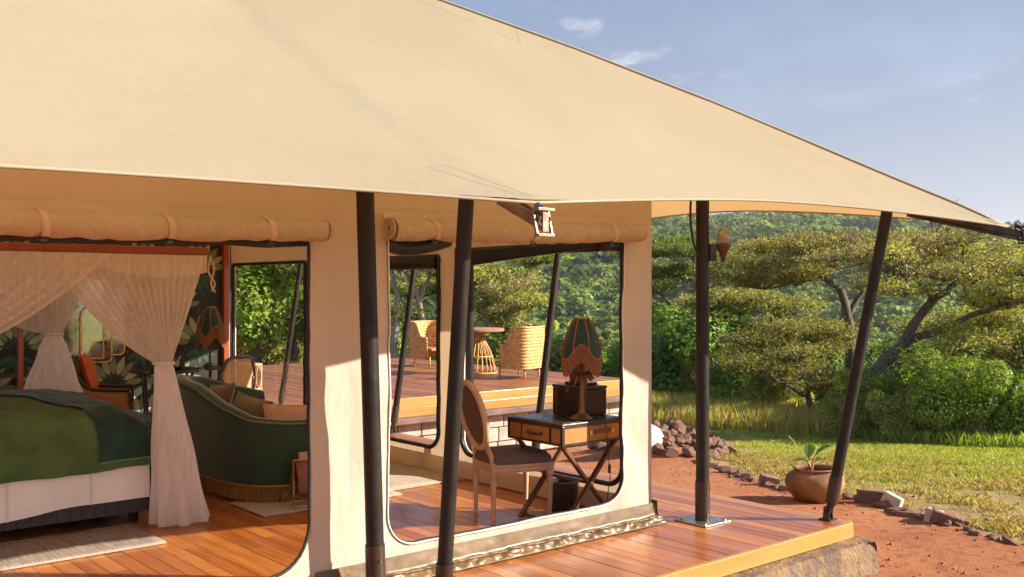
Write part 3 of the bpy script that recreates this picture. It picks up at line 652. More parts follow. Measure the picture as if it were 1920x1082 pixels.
# second rank further down the slope: shared meshes, copied
protos = [bush('slope_bush', 'leafy bush on the slope below the lawn', 'bush', (0, 0, 0), 2.2, 2.6, 200 + k, 10000, 0.075, p, 'bushes on the slope below the lawn') for k, p in enumerate((GREEN, OLIVE, BRIGHT, GREEN))]
k = 0; g = random.Random(31)
for d0, d1, n in ((34, 42, 22), (44, 60, 26), (62, 95, 34)):
    for i in range(n):
        d = g.uniform(d0, d1); a = -0.30 + (i + g.random()) / n * 0.95
        if a < -0.08 and d < 40: d += 8
        p = FW * d + RT * (a * d); s = g.uniform(0.75, 1.25) * (1 + (d - 34) / 70)
        pi_ = g.randrange(4); o = protos[k] if k < 4 else copy_tree(protos[pi_]); o['_p'] = k if k < 4 else pi_
        ci = (k if k < 4 else int(o.get('_p', 0))); o['label'] = '%s bush on the %s slope below the lawn, %s' % (('dark green', 'olive', 'bright green', 'mid green')[ci], 'upper' if d < 43 else 'middle' if d < 61 else 'lower', 'seen towards the tent windows' if a < 0.13 else 'seen near the lamp pole' if a < .27 else 'seen towards the right edge')
        o.location = (p.x, p.y, gz(p.x, p.y) - 0.25); o.scale = (s * g.uniform(.9, 1.3), s * g.uniform(.9, 1.3), s); o.rotation_euler = (0, 0, g.uniform(0, 6)); k += 1
# trees behind the tent, seen through the back corner window
for i, (d, px_l, h, r, lb) in enumerate(((33, -0.262, 5.2, 2.6, 'bright green tree framed left in the rear corner window'), (36, -0.222, 5.6, 2.8, 'shady green tree framed right in the rear corner window'), (40, -0.30, 6.5, 3.2, 'tall tree behind the wallpapered wall'), (47, -0.24, 7.0, 3.6, 'far tree in the middle of the rear corner window'))):
    p = FW * d + RT * (px_l * d); z0 = gz(p.x, p.y); root = thing('shade_tree', lb, 'tree', (p.x, p.y, z0), 0)
    b = MB(); b.tube(wob([(0, 0, -.2), (.15, .1, h * .25), (.1, -.2, h * .5), (.3, .1, h * .8)], .15), [lerp(.24, .08, q / 15) for q in range(16)], 8); b.build('trunk', M['barkgrey'], root, 180)
    P, N = bush_mesh(300 + i, r, h * 0.72, 11000); P[:, 2] += h * 0.33
    cloud('crown', P, rng.uniform(.06, .13, len(P)), palette(len(P), BRIGHT if i != 1 else GREEN), M['leaf'], root, .5, .3, N)

# hillside woodland: one mass of crowns
def woodland():
    tmpl = []
    for s in range(5):
        P, N = bush_mesh(500 + s, 1.0, 1.0, 190); tmpl.append((P, N))
    PP, NN, CC, SS = [], [], [], []; g = np.random.default_rng(77)
    def put(d, a, size, dark, hs=1.0):
        p = FW * d + RT * (a * d); z = gz(p.x, p.y, False)
        cl = nz(p.x * .012, p.y * .012, 7); 
        if cl < -.22 and g.random() < .55: return
        dark = dark * (1 + .45 * nz(p.x * .02, p.y * .02, 3)); size = size * (1 + .5 * max(0, cl))
        T, Nn = tmpl[g.integers(5)]; t = g.uniform(0, 6.28); c, s = cos(t), sin(t); R = np.array([[c, -s, 0], [s, c, 0], [0, 0, 1]])
        w_ = size * g.uniform(.75, 1.35); h_ = size * g.uniform(.8, 1.5) * hs
        Q = (T @ R.T) * np.array([w_, w_, h_]) + np.array([p.x, p.y, z - 0.3]); PP.append(Q); NN.append(Nn @ R.T)
        pal = [(0.19, 0.26, 0.058), (0.26, 0.33, 0.07), (0.12, 0.19, 0.052), (0.32, 0.36, 0.085)]
        base = np.array(pal[g.integers(4)]) * dark; CC.append(base * (1 + g.normal(size=(len(T), 1)) * 0.2)); SS.append(np.full(len(T), size * 0.20) * g.uniform(.7, 1.3, len(T)))
    N = 5200
    for i in range(N):
        d = sqrt(g.uniform(95 ** 2, 690 ** 2)); a = g.uniform(-0.42, 0.66)
        put(d, a, 1.6 + 3.2 * g.random() ** 3 + (d / 690) * 1.2, g.uniform(.6, 1.25))
    for i in range(3600):
        d = sqrt(g.uniform(70 ** 2, 280 ** 2)); a = g.uniform(-0.42, 0.66); put(d, a, 1.5 + 1.6 * g.random(), g.uniform(.8, 1.25))
    for i in range(420):
        d = sqrt(g.uniform(110 ** 2, 600 ** 2)); put(d, g.uniform(-.42, .66), g.uniform(4.0, 6.5), g.uniform(.45, .8), g.uniform(.9, 1.3))
    for i in range(260):       # taller trees along the crest
        d = g.uniform(600, 720); put(d, g.uniform(-.42, .66), g.uniform(3.5, 6.0), .8)
    o = cloud('hillside_woodland', np.vstack(PP), np.concatenate(SS), np.clip(np.vstack(CC), .004, 1), M['leaf'], None, 0.75, 0.2, np.vstack(NN), 'stuff')
    tag(o, 'dense green woodland covering the far hillside', 'woodland')
woodland()

# grass on the lawn
def grass(name, label, n, region, hmin, hmax, pal, wid=0.006, lean=0.5):
    x, y = region(n); z = np.array([gz(a, b) for a, b in zip(x, y)]); n = len(x)
    h = rng.uniform(hmin, hmax, n); a = rng.uniform(0, 2 * pi, n); b = rng.uniform(0, 2 * pi, n); ln = rng.uniform(0.1, lean, n) * h
    V = np.empty((n, 4, 3)); wx, wy = np.cos(a) * wid, np.sin(a) * wid
    V[:, 0] = np.stack([x - wx, y - wy, z - .01], 1); V[:, 1] = np.stack([x + wx, y + wy, z - .01], 1)
    V[:, 2] = np.stack([x + wx * .6 + np.cos(b) * ln * .4, y + wy * .6 + np.sin(b) * ln * .4, z + h * .6], 1); V[:, 3] = np.stack([x + np.cos(b) * ln, y + np.sin(b) * ln, z + h], 1)
    me = bpy.data.meshes.new(name); me.vertices.add(n * 4); me.vertices.foreach_set('co', V.astype(np.float32).ravel())
    me.loops.add(n * 4); me.loops.foreach_set('vertex_index', np.arange(n * 4, dtype=np.int32)); me.polygons.add(n); me.polygons.foreach_set('loop_start', np.arange(0, n * 4, 4, dtype=np.int32)); me.update(calc_edges=True)
    at = me.attributes.new('Col', 'FLOAT_COLOR', 'POINT'); cc = np.ones((n, 4, 4), dtype=np.float32); cc[:, :, :3] = palette(n, pal, .2)[:, None, :]; at.data.foreach_set('color', cc.ravel())
    me.materials.append(M['grassblade']); o = bpy.data.objects.new(name, me); COL.objects.link(o); tag(o, label, 'grass', kind='stuff'); return o
def wedge(d0, d1, a0, a1, cond):
    def f(n):
        d = np.sqrt(rng.uniform(d0 ** 2, d1 ** 2, n)); a = rng.uniform(a0, a1, n); x = FW.x * d + RT.x * a * d; y = FW.y * d + RT.y * a * d
        k = np.array([cond(p, q, r_, s_) for p, q, r_, s_ in zip(x, y, d, a)]); return x[k], y[k]
    return f
def patch(x, y): return 0.5 + 0.9 * nz(x * 0.8, y * 0.8, 4)
E_ = lambda x, y: x - interp(EDGE, y)
def thick(x, y): return max(0.0, min(1.0, 0.38 + 1.9 * nz(x * .55, y * .55, 4) + .9 * nz(x * 1.9, y * 1.9, 14)))
grass('lawn_grass', 'short bright green grass across the lawn', 230000, wedge(10.5, 27, 0.10, 0.56, lambda x, y, d, a: E_(x, y) > 0.8 and random.random() < (0.12 + 0.88 * thick(x, y)) * sstep(0.3, 5.5, E_(x, y))), 0.02, 0.085, [(0.34, 0.40, 0.055), (0.42, 0.44, 0.07), (0.24, 0.32, 0.045), (0.50, 0.44, 0.11)], 0.0045, 0.9)
grass('dry_grass', 'dry straw-coloured grass tufts beside the stone edging', 130000, wedge(8.4, 17, 0.10, 0.56, lambda x, y, d, a: 0.10 < E_(x, y) < 5.5 and random.random() < thick(x * 2.6 + 9, y * 2.6) * 1.1), 0.012, 0.07, [(0.54, 0.42, 0.16), (0.62, 0.50, 0.22), (0.42, 0.40, 0.10), (0.28, 0.18, 0.09)], 0.0032, 1.6)
grass('tall_grass', 'tall seeding grass with reddish heads along the thicket', 30000, wedge(20, 34.5, 0.10, 0.33, lambda x, y, d, a: d > interp([(0.1, 27), (0.2, 25.5), (0.26, 25), (0.33, 23)], a) and d < interp([(0.1, 33.5), (0.2, 33), (0.26, 31), (0.33, 27)], a)), 0.18, 0.62, [(0.58, 0.56, 0.12), (0.64, 0.48, 0.17), (0.66, 0.42, 0.22), (0.50, 0.52, 0.10)], 0.010, 0.35)
grass('verge_grass', 'long green grass at the foot of the bushes', 26000, wedge(18.5, 27, 0.30, 0.56, lambda x, y, d, a: interp([(0.3, 24.0), (0.4, 20.5), (0.56, 18.6)], a) < d < interp([(0.3, 26), (0.4, 22.6), (0.56, 20.8)], a)), 0.08, 0.36, [(0.30, 0.40, 0.05), (0.38, 0.46, 0.06), (0.22, 0.30, 0.04)], 0.010, 0.6)
grass('meadow_grass', 'long green grass beyond the back of the terrace', 22000, wedge(25, 40, -0.32, -0.12, lambda x, y, d, a: y > 21.5), 0.2, 0.6, [(0.16, 0.25, 0.035), (0.22, 0.30, 0.045), (0.30, 0.30, 0.07)], 0.012, 0.6)

# ------------------------------------------------------------------ stones and clods
def rock_mesh(seed, flat=0.7):
    g = random.Random(seed); b = MB(); import bmesh
    bm = bmesh.new(); bmesh.ops.create_icosphere(bm, subdivisions=1, radius=1)
    for v in bm.verts: v.co *= g.uniform(.72, 1.12)
    for _ in range(4):
        n_ = Vector((g.uniform(-1, 1), g.uniform(-1, 1), g.uniform(-.6, 1))).normalized(); bmesh.ops.bisect_plane(bm, geom=bm.verts[:] + bm.edges[:] + bm.faces[:], plane_co=n_ * g.uniform(.5, .75), plane_no=n_, clear_outer=True)
        es = [e for e in bm.edges if e.is_boundary]
        if es: bmesh.ops.edgeloop_fill(bm, edges=es)
    bmesh.ops.bevel(bm, geom=bm.edges[:], offset=.05, segments=1, affect='EDGES') if False else None
    me = bpy.data.meshes.new('stone'); bm.to_mesh(me); bm.free(); me.materials.append(M['stone']); return me
RM = [rock_mesh(s) for s in range(10)]
def stone(loc, s, label, group, mesh=None, rot=None, mat=None):
    me = mesh or random.choice(RM)
    o = bpy.data.objects.new('stone', me); COL.objects.link(o); o.location = loc; o.scale = s
    o.rotation_euler = rot or (random.uniform(-.4, .4), random.uniform(-.4, .4), random.uniform(0, 6.28)); tag(o, label, 'stone', group)
    if mat: o.material_slots[0].link = 'OBJECT'; o.material_slots[0].material = M[mat]
    return o
def edging():
    pts = [(8.30, 2.6), (8.53, 3.56), (8.59, 3.85), (8.70, 4.13), (8.78, 4.5), (8.93, 5.09), (9.04, 5.36), (9.3, 5.9), (9.5, 6.6), (9.9, 7.1), (10.5, 7.9), (11.1, 8.6), (11.7, 9.5)]
    path = cmr([(x, y, 0) for x, y in pts], 10); L = 0; last = path[0]; nxt = 0
    for p in path[1:]:
        L += (p - last).length; last = p
        if L < nxt: continue
        w_ = random.uniform(.06, .15) if L > 1.8 else random.uniform(.05, .10); nxt = L + w_ * 1.5
        x, y = p.x + random.uniform(-.05, .05), p.y + random.uniform(-.05, .05)
        stone((x, y, gz(x, y) + w_ * .10), (w_ * random.uniform(.9, 1.5), w_ * random.uniform(.6, .9), w_ * random.uniform(.45, .75)), 'rough rust-brown %s stone in the edging, %s the clay pot' % ('larger' if w_ > .1 else 'middling', 'well left of' if y > 7 else 'just left of' if y > 5.6 else 'just right of' if y > 4.4 else 'well right of'), 'edging stones between earth and lawn')
        if random.random() < .6:
            q = random.uniform(.02, .05); x += random.uniform(-.12, .12); y += random.uniform(-.12, .12)
            stone((x, y, gz(x, y) + q * .3), (q, q, q * .7), 'small rust-brown stone chip in the edging, %s the clay pot' % ('well left of' if y > 7 else 'just left of' if y > 5.6 else 'just right of' if y > 4.4 else 'well right of'), 'edging stones between earth and lawn')
edging()
def slab(loc, d, rz, label, mat, tilt=(0, 0)):
    b = MB(); g = random.Random(len(label)); b.box((0, 0, d[2] / 2), d)
    b.v = [(x * g.uniform(.9, 1.08), y * g.uniform(.9, 1.1), z * g.uniform(.88, 1.1)) for x, y, z in b.v]
    o = b.build('stone', M[mat], None, 20, 0.012); o.location = loc; o.rotation_euler = (tilt[0], tilt[1], rz); tag(o, label, 'stone', 'edging stones between earth and lawn'); return o
def gslab(x, y, *a, dz=-.02, **k): return slab((x, y, gz(x, y) + dz), *a, **k)
gslab(9.03, 5.12, (.34, .13, .14), radians(-62), 'long squared brown stone just right of the clay pot', 'stone')
gslab(8.80, 4.62, (.30, .12, .07), radians(-60), 'flat brown slab in the edging, second right of the pot', 'stone')
gslab(8.75, 4.40, (.16, .15, .13), radians(20), 'pale cut stone with a bright lit face in the edging', 'palestone', (.2, .1))
gslab(8.96, 4.94, (.10, .18, .15), radians(10), 'white broken stone leaning behind the long squared stone', 'palestone', (.3, .2))
gslab(8.79, 4.28, (.34, .12, .11), radians(-50), 'wide grey slab with dirt banked in front', 'stone', (.1, .25))
gslab(9.35, 6.12, (.20, .12, .12), radians(-50), 'blocky brown stone just left of the clay pot', 'stone', (.1, .1))
gslab(9.78, 6.9, (.22, .16, .13), radians(-40), 'square dark stone midway along the left edging', 'stone', (.1, .2))
def pile():
    g = random.Random(8)
    for k in range(95):
        a = g.uniform(0, 6.28); r = sqrt(g.random()); x = 12.15 + .95 * r * cos(a) ; y = 10.55 + 1.25 * r * sin(a); s = g.uniform(.07, .17)
        stone((x, y, gz(x, y) + s * .3 + .12 * (1 - r)), (s, s * g.uniform(.7, 1), s * g.uniform(.5, .85)), '%s red-brown rubble stone %s the heap beside the tent corner' % ('large' if s > .13 else 'small', 'on top of' if r < .5 else 'at the foot of'), 'rubble stones heaped beside the tent')
    b = MB(); b.lathe([(.02, -.2), (.36, -.12), (.42, .1), (.3, .3), (.05, .38)], 9); b.v = [(x * (1 + .2 * nz(x * 3, y * 3, z * 3)), y * .8, z * (1 + .2 * nz(y * 4, z * 4))) for x, y, z in b.v]
    o = b.build('boulder', M['palestone'], None, 30); o.location = (11.45, 10.35, gz(11.45, 10.35)); tag(o, 'large pale sandy boulder at the left of the rubble heap', 'boulder')
pile()
def clods():
    P = []; b = MB()
    for k in range(2600):
        d = sqrt(random.uniform(7.2 ** 2, 16 ** 2)); a = random.uniform(-.06, .56); x = FW.x * d + RT.x * a * d; y = FW.y * d + RT.y * a * d
        e = E_(x, y)
        if e > 2.5 or (x < 6.9 and y > 4): continue
        if e > 0 and random.random() < .35: continue
        s = (.004 + .016 * random.random() ** 3) * (1.6 if e > 0 else 1); z = gz(x, y)
        v = [(x + s * random.uniform(-1, 1), y + s * random.uniform(-1, 1), z + q) for q in (0, 0, 0)]
        b.add([(x - s, y - s, z - .004), (x + s, y - s * .7, z - .004), (x + s * .6, y + s, z - .004), (x - s * .8, y + s * .8, z - .004), (x - s * .4, y - s * .3, z + s), (x + s * .5, y + s * .2, z + s * .8)], [(0, 1, 5, 4), (1, 2, 5), (2, 3, 4, 5), (3, 0, 4)])
    o = b.build('earth_clods', simple('red_brown_clods', (0.26, 0.11, 0.06), .95, 0, .4, 30, .3), None, 0); tag(o, 'small clods and pebbles scattered over the red earth', 'pebbles', kind='stuff')
clods()

# ------------------------------------------------------------------ decks
def unit_plank(name, wd, th, mat):
    b = MB(); c = 0.0022; x = wd / 2
    prof = [(-x, -th), (x, -th), (x, -c), (x - c, 0), (-x + c, 0), (-x, -c)]
    vs_ = [(p, y, q) for y in (0, 1) for p, q in prof]; n = 6
    fs = [(i, (i + 1) % n, n + (i + 1) % n, n + i) for i in range(n)] + [tuple(range(n - 1, -1, -1)), tuple(range(n, 2 * n))]
    b.add(vs_, fs); me = bpy.data.meshes.new(name); me.from_pydata(b.v, [], [tuple(reversed(f)) for f in b.f]); me.materials.append(mat); me.update(); return me
def put_plank(me, x, y0, y1, parent, z=0.0):
    o = bpy.data.objects.new('plank', me); COL.objects.link(o); o.parent = parent
    o.location = (x, y0, z + random.uniform(-.0012, .0012)); o.scale = (1, y1 - y0, 1); return o
deck = MB().box((2.0, 8.6, -.075), (9.5, 9.1, .07)).build('tent_deck', M['under'], None, 0)  # solid slab beneath the planks, blocks light between them
tag(deck, 'red hardwood deck with golden edge board carrying the tent', 'deck', kind='structure')
PM = unit_plank('plank', .1104, .035, M['deck']); DW = .1115; DX1 = 6.775; DY0, DY1 = 4.05, 13.15
rp = random.Random(5)
for i in range(61):
    x = DX1 - DW / 2 - i * DW
    if x < 0.05: break
    y = DY0; first = True
    while y < DY1 - .3:
        L = rp.uniform(1.6, 3.4) if not first else rp.uniform(.8, 3.0); first = False
        y1 = min(y + L, DY1)
        if DY1 - y1 < .6: y1 = DY1
        put_plank(PM, x, y, y1 - .002, deck); y = y1
rest = MB()
for i in range(26):
    x = DX1 - DW / 2 - 61 * DW - i * DW + DW * 1; rest.box((x, (DY0 + DY1) / 2, -.0175), (.108, DY1 - DY0, .035))
rest.build('plank', M['deck'], deck, 0)
MB().box((1.99, DY0 - .018, -.058), (9.57, .032, .112)).build('edge_board', M['fascia'], deck, 0, .004)
t_ = plankmat('golden_side_board', [(0.1, (0.20, 0.08, 0.014)), (0.4, (0.40, 0.185, 0.034)), (0.85, (0.54, 0.30, 0.075))], 0.38, 0.25, 'y', .7)
MB().box((DX1 + .018, 8.6, -.059), (.03, 9.1, .11)).build('edge_board', t_, deck, 0, .004)
def plinth():
    b = MB(); x0, x1, y0, z0, z1 = -3.1, 6.83, 3.86, -.62, -.118
    n = 90
    def f(u, v):
        # rounded top ledge then rough face
        x = lerp(x0, x1, u); rough = .018 * nz(x * 6, v * 9, 2) + .03 * nz(x * 1.8, v * 2, 5)
        if v < .35: return (x, lerp(4.06, y0 + .03, v / .35), z1 + .006 * nz(x * 5, v * 5))
        k = (v - .35) / .65; return (x, y0 + (.03 - .03 * min(1, k * 6)) - rough * min(1, k * 3), lerp(z1 - .012, z0, k))
    b.grid(f, n, 26); b.build('plinth', [M['plinth']], deck, 50)
    b2 = MB()
    def f2(u, v):
        y = lerp(y0, 13.2, u); rough = .02 * nz(y * 5, v * 8, 7)
        if v < .3: return (lerp(6.76, x1 - .02, v / .3), y, z1 + .004 * nz(y * 5, 3))
        k = (v - .3) / .7; return (x1 + rough * min(1, k * 3), y, lerp(z1 - .012, z0 - .9, k))
    b2.grid(f2, 60, 16); b2.build('plinth', M['concrete'], deck, 50)
plinth()

# the terrace beyond the tent
TX0, TX1, TY0, TY1 = 3.0, 14.25, 13.25, 21.0
terr = MB().box(((TX0 + TX1) / 2, (TY0 + TY1) / 2, -.09), (TX1 - TX0, TY1 - TY0 - .02, .1)).build('terrace', M['under'], None, 0)
tag(terr, 'raised hardwood terrace with golden edge boards beyond the tent', 'terrace', kind='structure')
PT = unit_plank('plank', .132, .03, M['terrace'])
for i in range(int((TX1 - TX0) / .14)): put_plank(PT, TX1 - .07 - i * .14, TY0, TY1, terr)
for k in range(2):
    MB().box(((TX0 + TX1) / 2, TY0 - .02, -.082 - k * .152), (TX1 - TX0 + .04, .036, .148)).build('edge_board', M['fascia'], terr, 0, .004)
MB().box((TX1 + .02, (TY0 + TY1) / 2, -.15), (.036, TY1 - TY0, .29)).build('edge_board', t_, terr, 0, .004)
MB().box(((TX0 + TX1) / 2, TY0 + .05, -.36), (TX1 - TX0 + .3, .42, .10)).build('ledge', M['concrete'], terr, 0, .015)
MB().box(((TX0 + TX1) / 2, TY0 + 2.2, -1.25), (TX1 - TX0 + .1, 4.1, 1.66)).build('wall_core', M['concrete'], terr, 0)
rs_ = random.Random(3)
for row in range(3):                                             # squared stones of the plinth wall
    x = TX0 + rs_.uniform(0, .3)
    while x < TX1 + .1:
        w_ = rs_.uniform(.32, .62); b = MB().box((0, 0, 0), (w_ - .02, .12, .235))
        o = b.build('stone_block', M['rubble'], terr, 0, .014); o.location = (x + w_ / 2, TY0 + .12 + rs_.uniform(-.012, .012), -.535 - row * .25); x += w_

# ------------------------------------------------------------------ the tent
TO = (2.5, 8.6, 0.0)
tent = thing('safari_tent', 'large cream canvas safari tent with peaked flysheet on dark poles', 'tent', TO)
WX, WY, WB = 5.65, 5.02, 12.3                                   # right wall, front wall, back wall
TIP1 = Vector((3.09, 3.47, 2.145)); TIPC = Vector((7.62, 3.25, 2.205)); TIPL = Vector((-0.9, 3.47, 2.10))
HIP = [(7.62, 2.205), (7.36, 2.38), (7.06, 2.56), (6.58, 2.86), (6.08, 3.17), (5.3, 3.62), (4.59, 4.0), (3.6, 4.45), (2.9, 4.72)]
def hipz(x): return interp([(a, z) for a, z in reversed(HIP)], x) if x > 2.9 else 4.72
def hipy(x): return 3.25 + (7.62 - x) if x > 2.9 else 7.97
def eave_front(x):
    if x > TIP1.x: a, b, sy, sz = TIP1, TIPC, .42, .10
    elif x > TIPL.x: a, b, sy, sz = TIPL, TIP1, .30, .05
    else: a, b, sy, sz = Vector((-4.9, 3.47, 2.1)), TIPL, .3, .05
    t = (x - a.x) / (b.x - a.x); q = 4 * t * (1 - t)
    q2 = (1 - abs(2 * t - 1) ** 1.7)
    if x > TIP1.x: sz_ = .105 * q2 + .05 * sin(pi * t) * t
    else: sz_ = sz * q2
    return Vector((x, lerp(a.y, b.y, t) + sy * q2, lerp(a.z, b.z, t) + sz_))
def flysheet():
    b = MB()
    def f(u, v):
        x = lerp(-4.5, 7.60, u); e = eave_front(x); top = Vector((x, hipy(x), hipz(x)))
        L = (top - e).length; p = e.lerp(top, v); sag = .035 * L * sin(pi * v) * (1 - .6 * v)
        # a little tent up towards each tension point
        k = math.exp(-((x - TIP1.x) / .55) ** 2) * math.exp(-v * 9); p.z -= sag - .02 * k
        p.z += .004 * nz(x * 1.3, v * 5, 3); p.y += .004 * nz(x * 2, v * 4, 8); return p
    b.grid(f, 150, 44); fly = b.build('flysheet', M['roof'], tent, 180, off=TO)
    # right slope
    YT = [3.25, 7.55, 10.3, 13.1, 15.2]
    def eave_right(y):
        for a, c in zip(YT, YT[1:]):
            if y <= c: break
        t = (y - a) / (c - a); q2 = 1 - abs(2 * t - 1) ** 1.7
        xa, xc = (7.62 if a == 3.25 else 7.43), 7.43; za, zc = (2.205 if a == 3.25 else 2.36), 2.36
        return Vector((lerp(xa, xc, t) - .34 * q2, y, lerp(za, zc, t) + .15 * q2))
    b = MB()
    def hipr(y): return (max(2.9, 7.62 - (y - 3.25)) if y < 11 else min(7.62, 2.9 + (y - 11)))
    def f2(u, v):
        y = lerp(3.25, 15.0, u); e = eave_right(y); x = hipr(y); top = Vector((x, y, hipz(x))); L = (top - e).length
        p = e.lerp(top, v); p.z -= .035 * L * sin(pi * v) * (1 - .6 * v); return p
    b.grid(f2, 110, 26); b.build('flysheet', M['roof'], tent, 180, off=TO)
    b = MB()
    def f3(u, v):
        x = lerp(-4.5, 7.6, u); hx = max(2.9, min(7.6, x)); top = Vector((x, 15.7 - (hipy(x) - 3.25), hipz(x))); e = Vector((x, 15.6, 2.3)); return e.lerp(top, v)
    b.grid(f3, 40, 10); b.build('flysheet', M['roof'], tent, 180, off=TO)
    # hems and seams
    hm = MB(); pts = [eave_front(lerp(-4.5, 7.6, i / 140)) + Vector((0, -.004, .004)) for i in range(141)]; hm.tube(pts, .008, 6); hm.build('eave_hem', M['hem'], fly, 180, off=TO)
    hp = MB(); pts = [Vector((x, hipy(x) + .0, hipz(x) + .004)) for x in [lerp(2.9, 7.6, i / 40) for i in range(41)]]; hp.tube(pts, .012, 6); hp.build('ridge_seam', M['hem'], fly, 180, off=TO)
    hr = MB(); pts = [eave_right(lerp(3.25, 15.0, i / 120)) for i in range(121)]; hr.tube(pts, .008, 6); hr.build('eave_hem', M['roof'], fly, 180, off=TO)
    def on(x, v):
        p = Vector(f((x + 4.5) / 12.1, v)); return p + Vector((0, -.0006, .0008))
    for A, B in (((TIP1.x - .02, .01), (2.80, .085)), ((TIP1.x + .03, .01), (2.93, .10)), ((2.80, .085), (2.93, .10)), ((4.9, .86), (4.1, .995)), ((4.9, .86), (5.02, .995))):
        MB().grid(lambda u, v: on(lerp(A[0], B[0], v) + lerp(-.006, .006, u), lerp(A[1], B[1], v)), 1, 10).build('patch_seam', M['seam'], fly, 180, off=TO)
    wr = MB()   # corner pocket
    wr.tube([TIPC + Vector((-.30, .30, .10)), TIPC + Vector((-.1, .1, .03)), TIPC + Vector((.02, -.02, 0))], [.05, .035, .012], 8); wr.build('corner_pocket', M['roof'], fly, 180, off=TO)
flysheet()

# canvas walls -------------------------------------------------------
def ring_panel(u0, u1, v0, v1, hu0, hu1, hv0, hv1, r, to3d, rings=9, nside=34, ncor=9, wr=.018, seed=0, rtop=.03):
    """flat panel with a rounded opening; to3d(u, v, out) -> point"""
    loop = []
    def corner(cx, cy, rr, a0):
        for k in range(ncor + 1):
            a = a0 + k / ncor * pi / 2; loop.append((cx + rr * cos(a), cy + rr * sin(a)))
    corner(hu0 + r, hv0 + r, r, pi)
    for k in range(1, nside): loop.append((lerp(hu0 + r, hu1 - r, k / nside), hv0))
    corner(hu1 - r, hv0 + r, r, 1.5 * pi)
    for k in range(1, nside): loop.append((hu1, lerp(hv0 + r, hv1 - rtop, k / nside)))
    corner(hu1 - rtop, hv1 - rtop, rtop, 0)
    for k in range(1, nside): loop.append((lerp(hu1 - rtop, hu0 + rtop, k / nside), hv1))
    corner(hu0 + rtop, hv1 - rtop, rtop, .5 * pi)
    for k in range(1, nside): loop.append((hu0, lerp(hv1 - rtop, hv0 + r, k / nside)))
    cu, cv = (hu0 + hu1) / 2, (hv0 + hv1) / 2; outer = []
    for (a, c) in loop:
        ku = (a - cu) / ((hu1 - hu0) / 2); kv = (c - cv) / ((hv1 - hv0) / 2); m = max(abs(ku), abs(kv)); ku /= m; kv /= m
        outer.append((lerp(cu, u1 if ku > 0 else u0, abs(ku)), lerp(cv, v1 if kv > 0 else v0, abs(kv))))
    b = MB(); n = len(loop); vs_ = []
    for j in range(rings + 1):
        t = j / rings
        for (a, c), (p, q) in zip(loop, outer):
            u, v = lerp(a, p, t), lerp(c, q, t)
            o = wr * (1.3 * nz(u * 2.1, v * 1.2, seed) + .7 * nz(u * 5.5, v * 4, seed + 4)) + .006 * nz(u * 14, v * 11, seed + 9) * (1 - t)
            o *= 1 - t ** 4
            vs_.append(to3d(u, v, o))
    fs = [(j*n+i, j*n+(i+1) % n, (j+1)*n+(i+1) % n, (j+1)*n+i) for j in range(rings) for i in range(n)]
    b.add(vs_, fs)
    return b, [to3d(a, c, .006 * nz(a * 14, c * 11, seed + 9) + wr * (1.3 * nz(a * 2.1, c * 1.2, seed) + .7 * nz(a * 5.5, c * 4, seed + 4))) for a, c in loop]
front = lambda u, v, o: (u, WY - o, v)
HT = 2.62
b, L1 = ring_panel(-.3, 3.03, .012, HT, .15, 2.765, .165, 2.02, .26, front, seed=1)
w1 = b.build('front_wall', M['wall'], tent, 180, off=TO)
b, L2 = ring_panel(3.03, WX, .012, HT, 3.30, 5.335, .19, 2.10, .20, front, seed=2)
w2 = b.build('front_wall', M['wall'], tent, 180, off=TO)
b, L0 = ring_panel(-3.2, -.3, .012, HT, -2.95, -.5, .165, 2.02, .26, front, seed=12); b.build('front_wall', M['wall'], tent, 180, off=TO)  # unseen left bay, opening added so more light enters the room
for L, w_, m, r_ in ((L1, w1, 'blackpvc', .010), (L2, w2, 'bead', .0055)):
    q = MB().tube([Vector(p) + Vector((0, -.006, 0)) for p in L + L[:1]], r_, 6, False); q.build('opening_piping', M[m], w_, 180, off=TO)
q = MB().tube([Vector(p) + Vector((0, .012, 0)) for p in L2 + L2[:1]], .014, 6, False); q.build('zip_band', M['blackpvc'], w2, 180, off=TO)
side = lambda u, v, o: (WX + o, u, v)
side_parts = []
for (a, c, h0, h1, sd) in ((WY, 7.52, 5.30, 7.34, 4), (7.52, 10.2, 7.70, 10.02, 5), (10.2, WB, 10.30, 12.22, 6)):
    b, L = ring_panel(a, c, .012, HT, h0, h1, .22, 2.06, .16, side, rings=5, nside=16, seed=sd, wr=.006)
    sw = b.build('side_wall', M['wall'], tent, 180, off=TO); side_parts.append((sw, L))
    MB().tube([Vector(p) + Vector((-.02, 0, 0)) for p in L + L[:1]], .022, 6, False).build('window_frame', M['blackpvc'], sw, 180, off=TO)
    MB().tube([Vector(p) + Vector((.014, 0, 0)) for p in L + L[:1]], .010, 6, False).build('opening_piping', M['bead'], sw, 180, off=TO)
    # inner valance along the floor
    MB().grid(lambda u, v: (WX - .05 + .012 * nz(u * 30, v * 3, sd) - .03 * (1 - v), lerp(a, c, u), lerp(.012, .16, v)), 40, 4).build('floor_valance', M['inner'], sw, 180, off=TO)
MB().box((WX, 11.26, 1.14), (.008, 1.94, 1.86)).build('window_pane', M['pvc'], side_parts[2][0], 0, off=TO)
